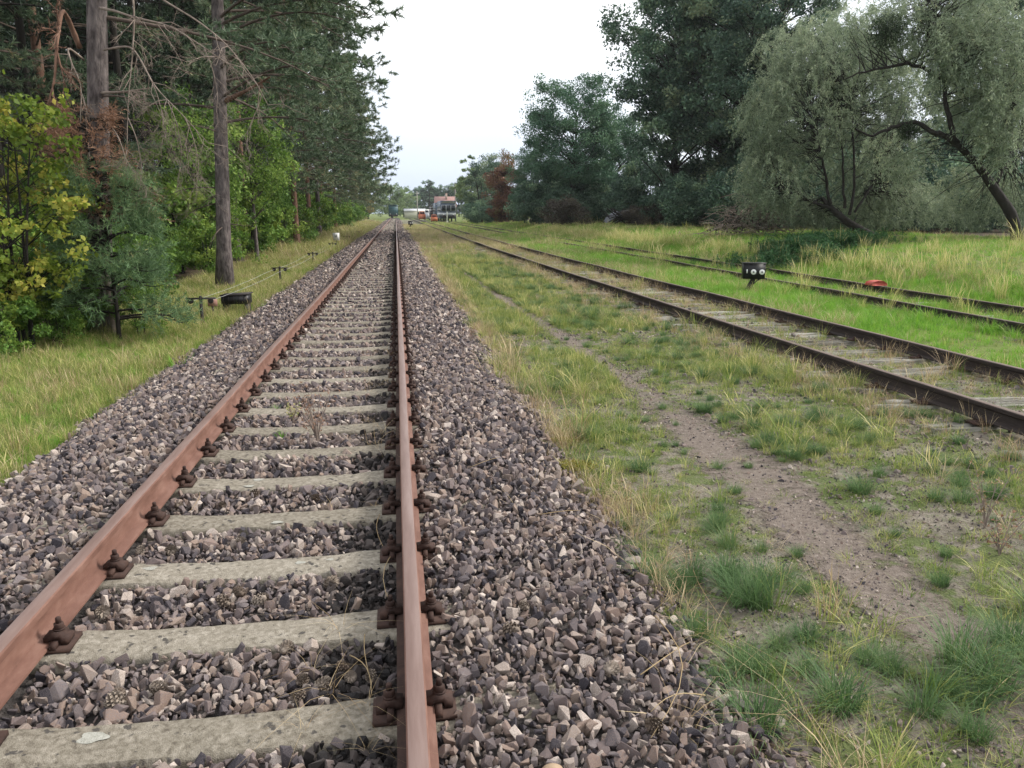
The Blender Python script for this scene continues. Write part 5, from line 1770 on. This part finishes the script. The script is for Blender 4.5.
# moss cushion at the ballast edge
for a, b, s, lb in ((572, 468, 1.0, 'flat yellow moss cushion on the right ballast edge'), (562, 440, .5, 'smaller yellow moss cushion on the right ballast edge')):
    p = gp(a, b, -.05)
    r = np.random.RandomState(int(a))
    mb = MB()
    n = 1500
    q = r.normal(0, .075, (n, 2)) * np.array([1.25, .8]) * s
    P = np.stack([q[:, 0], q[:, 1], .022 * np.exp(-(q ** 2).sum(1) * 60) + r.uniform(-.004, .004, n)], 1)
    mb.kites(P, unit(r.normal(size=(n, 3)) + V3(0, 0, .5)), unit(r.normal(size=(n, 3))), .016, .008, r.rand(n))
    o = mb.build('moss_cushion', M['moss'], None, loc=(p.x, p.y, float(zb(p.x, p.y)) + .038))
    tag(o, lb, 'moss')


# pine cones in the ballast
def cone_mesh():
    mb = MB()
    mb.lathe([(0, -.026), (.010, -.022), (.014, 0), (.008, .020), (0, .026)], n=8)
    for k in range(54):
        t = k / 53
        a = k * 2.39996
        z = -.026 + .052 * t
        rad = .020 * math.sin(pi * (.12 + .80 * t)) ** .7
        d = V3(math.cos(a), math.sin(a), .45)
        s_ = V3(-math.sin(a), math.cos(a), 0)
        c = V3(0, 0, z)
        tip_ = c + d * (rad + .006)
        root_ = c + d * rad * .35
        mb.add([root_ - s_ * .003, root_ + s_ * .003, tip_ + s_ * .0058, tip_ + V3(0, 0, .004), tip_ - s_ * .0058, tip_ - V3(0, 0, .004)], [[0, 1, 2, 5], [0, 5, 4, 4], [2, 3, 4, 5]] if False else [[0, 1, 2, 3], [0, 3, 4, 5]])
    return mb.mesh('pine_cone', M['cone'])


cm = cone_mesh()
spots_c = [(58, 610), (66, 668), (120, 700), (152, 583), (128, 572), (262, 606), (240, 600), (157, 693), (118, 707), (344, 672), (322, 690), (286, 655), (250, 640), (370, 705), (205, 655), (215, 520), (240, 545), (170, 522), (256, 497), (300, 700), (330, 590), (310, 520), (525, 625), (513, 648), (655, 745), (610, 690), (730, 640), (345, 735), (290, 745), (565, 560)]
for k, (a, b) in enumerate(spots_c):
    p = gp(a, b, -.03)
    if any(abs(p.y - y) < .14 and p.x < .3 for y in SY): p.y = min(SY, key=lambda v: abs(v - p.y)) + .26
    s = random.uniform(.85, 1.25)
    o = link('pine_cone', cm, None, (p.x, p.y, float(zb(p.x, p.y)) + .034), (random.uniform(.9, 2.2), random.uniform(-.5, .5), random.uniform(0, 6.28)), (s, s, s))
    tag(o, 'small weathered pine cone lying among the ballast stones', 'pine cone', 'pine cones in the ballast')

# dry stalks fallen on the ballast and path
st_spots = [((690, 545), (730, 620)), ((640, 690), (690, 640)), ((365, 640), (372, 690)), ((395, 560), (400, 630)), ((350, 660), (372, 700)), ((655, 620), (650, 760)), ((830, 560), (842, 610)), ((985, 690), (1020, 660)), ((540, 530), (580, 515)), ((470, 480), (500, 470)), ((800, 690), (830, 740)), ((380, 520), (386, 560)), ((200, 497), (190, 515)), ((705, 700), (650, 730))]
for k, (a, b) in enumerate(st_spots):
    on_b = gp(*a, -.03).x < 1.15
    f = (lambda x, y: float(zb(x, y)) + .034) if on_b else (lambda x, y: float(zg(x, y)) + .02)
    p, q = gp(*a, -.03), gp(*b, -.03)
    pts = [p.lerp(q, t) + Vector((0, 0, 0)) for t in np.linspace(0, 1, 7)]
    side = Vector((-(q - p).y, (q - p).x, 0)) * random.uniform(-.12, .12)
    P = np.array([[v.x + side.x * math.sin(pi * j / 6), v.y + side.y * math.sin(pi * j / 6), max(f(v.x, v.y) + .02 * math.sin(pi * j / 6), f(v.x, v.y))] for j, v in enumerate(pts)])
    o = MB().tube(P, np.linspace(.0026, .0012, 7), 5).build('dry_stalk', M['dry'])
    tag(o, 'thin straw-coloured dry stalk fallen across the stones', 'dry stalk', 'dry stalks lying on the ground')


# ------------------------------------------------------------------ the air of the place
hz = MB().box((0, 240, 14), (700, 640, 32)).build('haze', None)
m, n_, l_ = new_mat('haze_air')
vo = n_.new('ShaderNodeVolumePrincipled')
vo.inputs['Color'].default_value = (0.93, 0.96, 1.0, 1)
vo.inputs['Density'].default_value = 0.0002
ou = n_.new('ShaderNodeOutputMaterial')
l_.new(vo.outputs[0], ou.inputs['Volume'])
hz.data.materials.append(m)
tag(hz, kind='stuff')
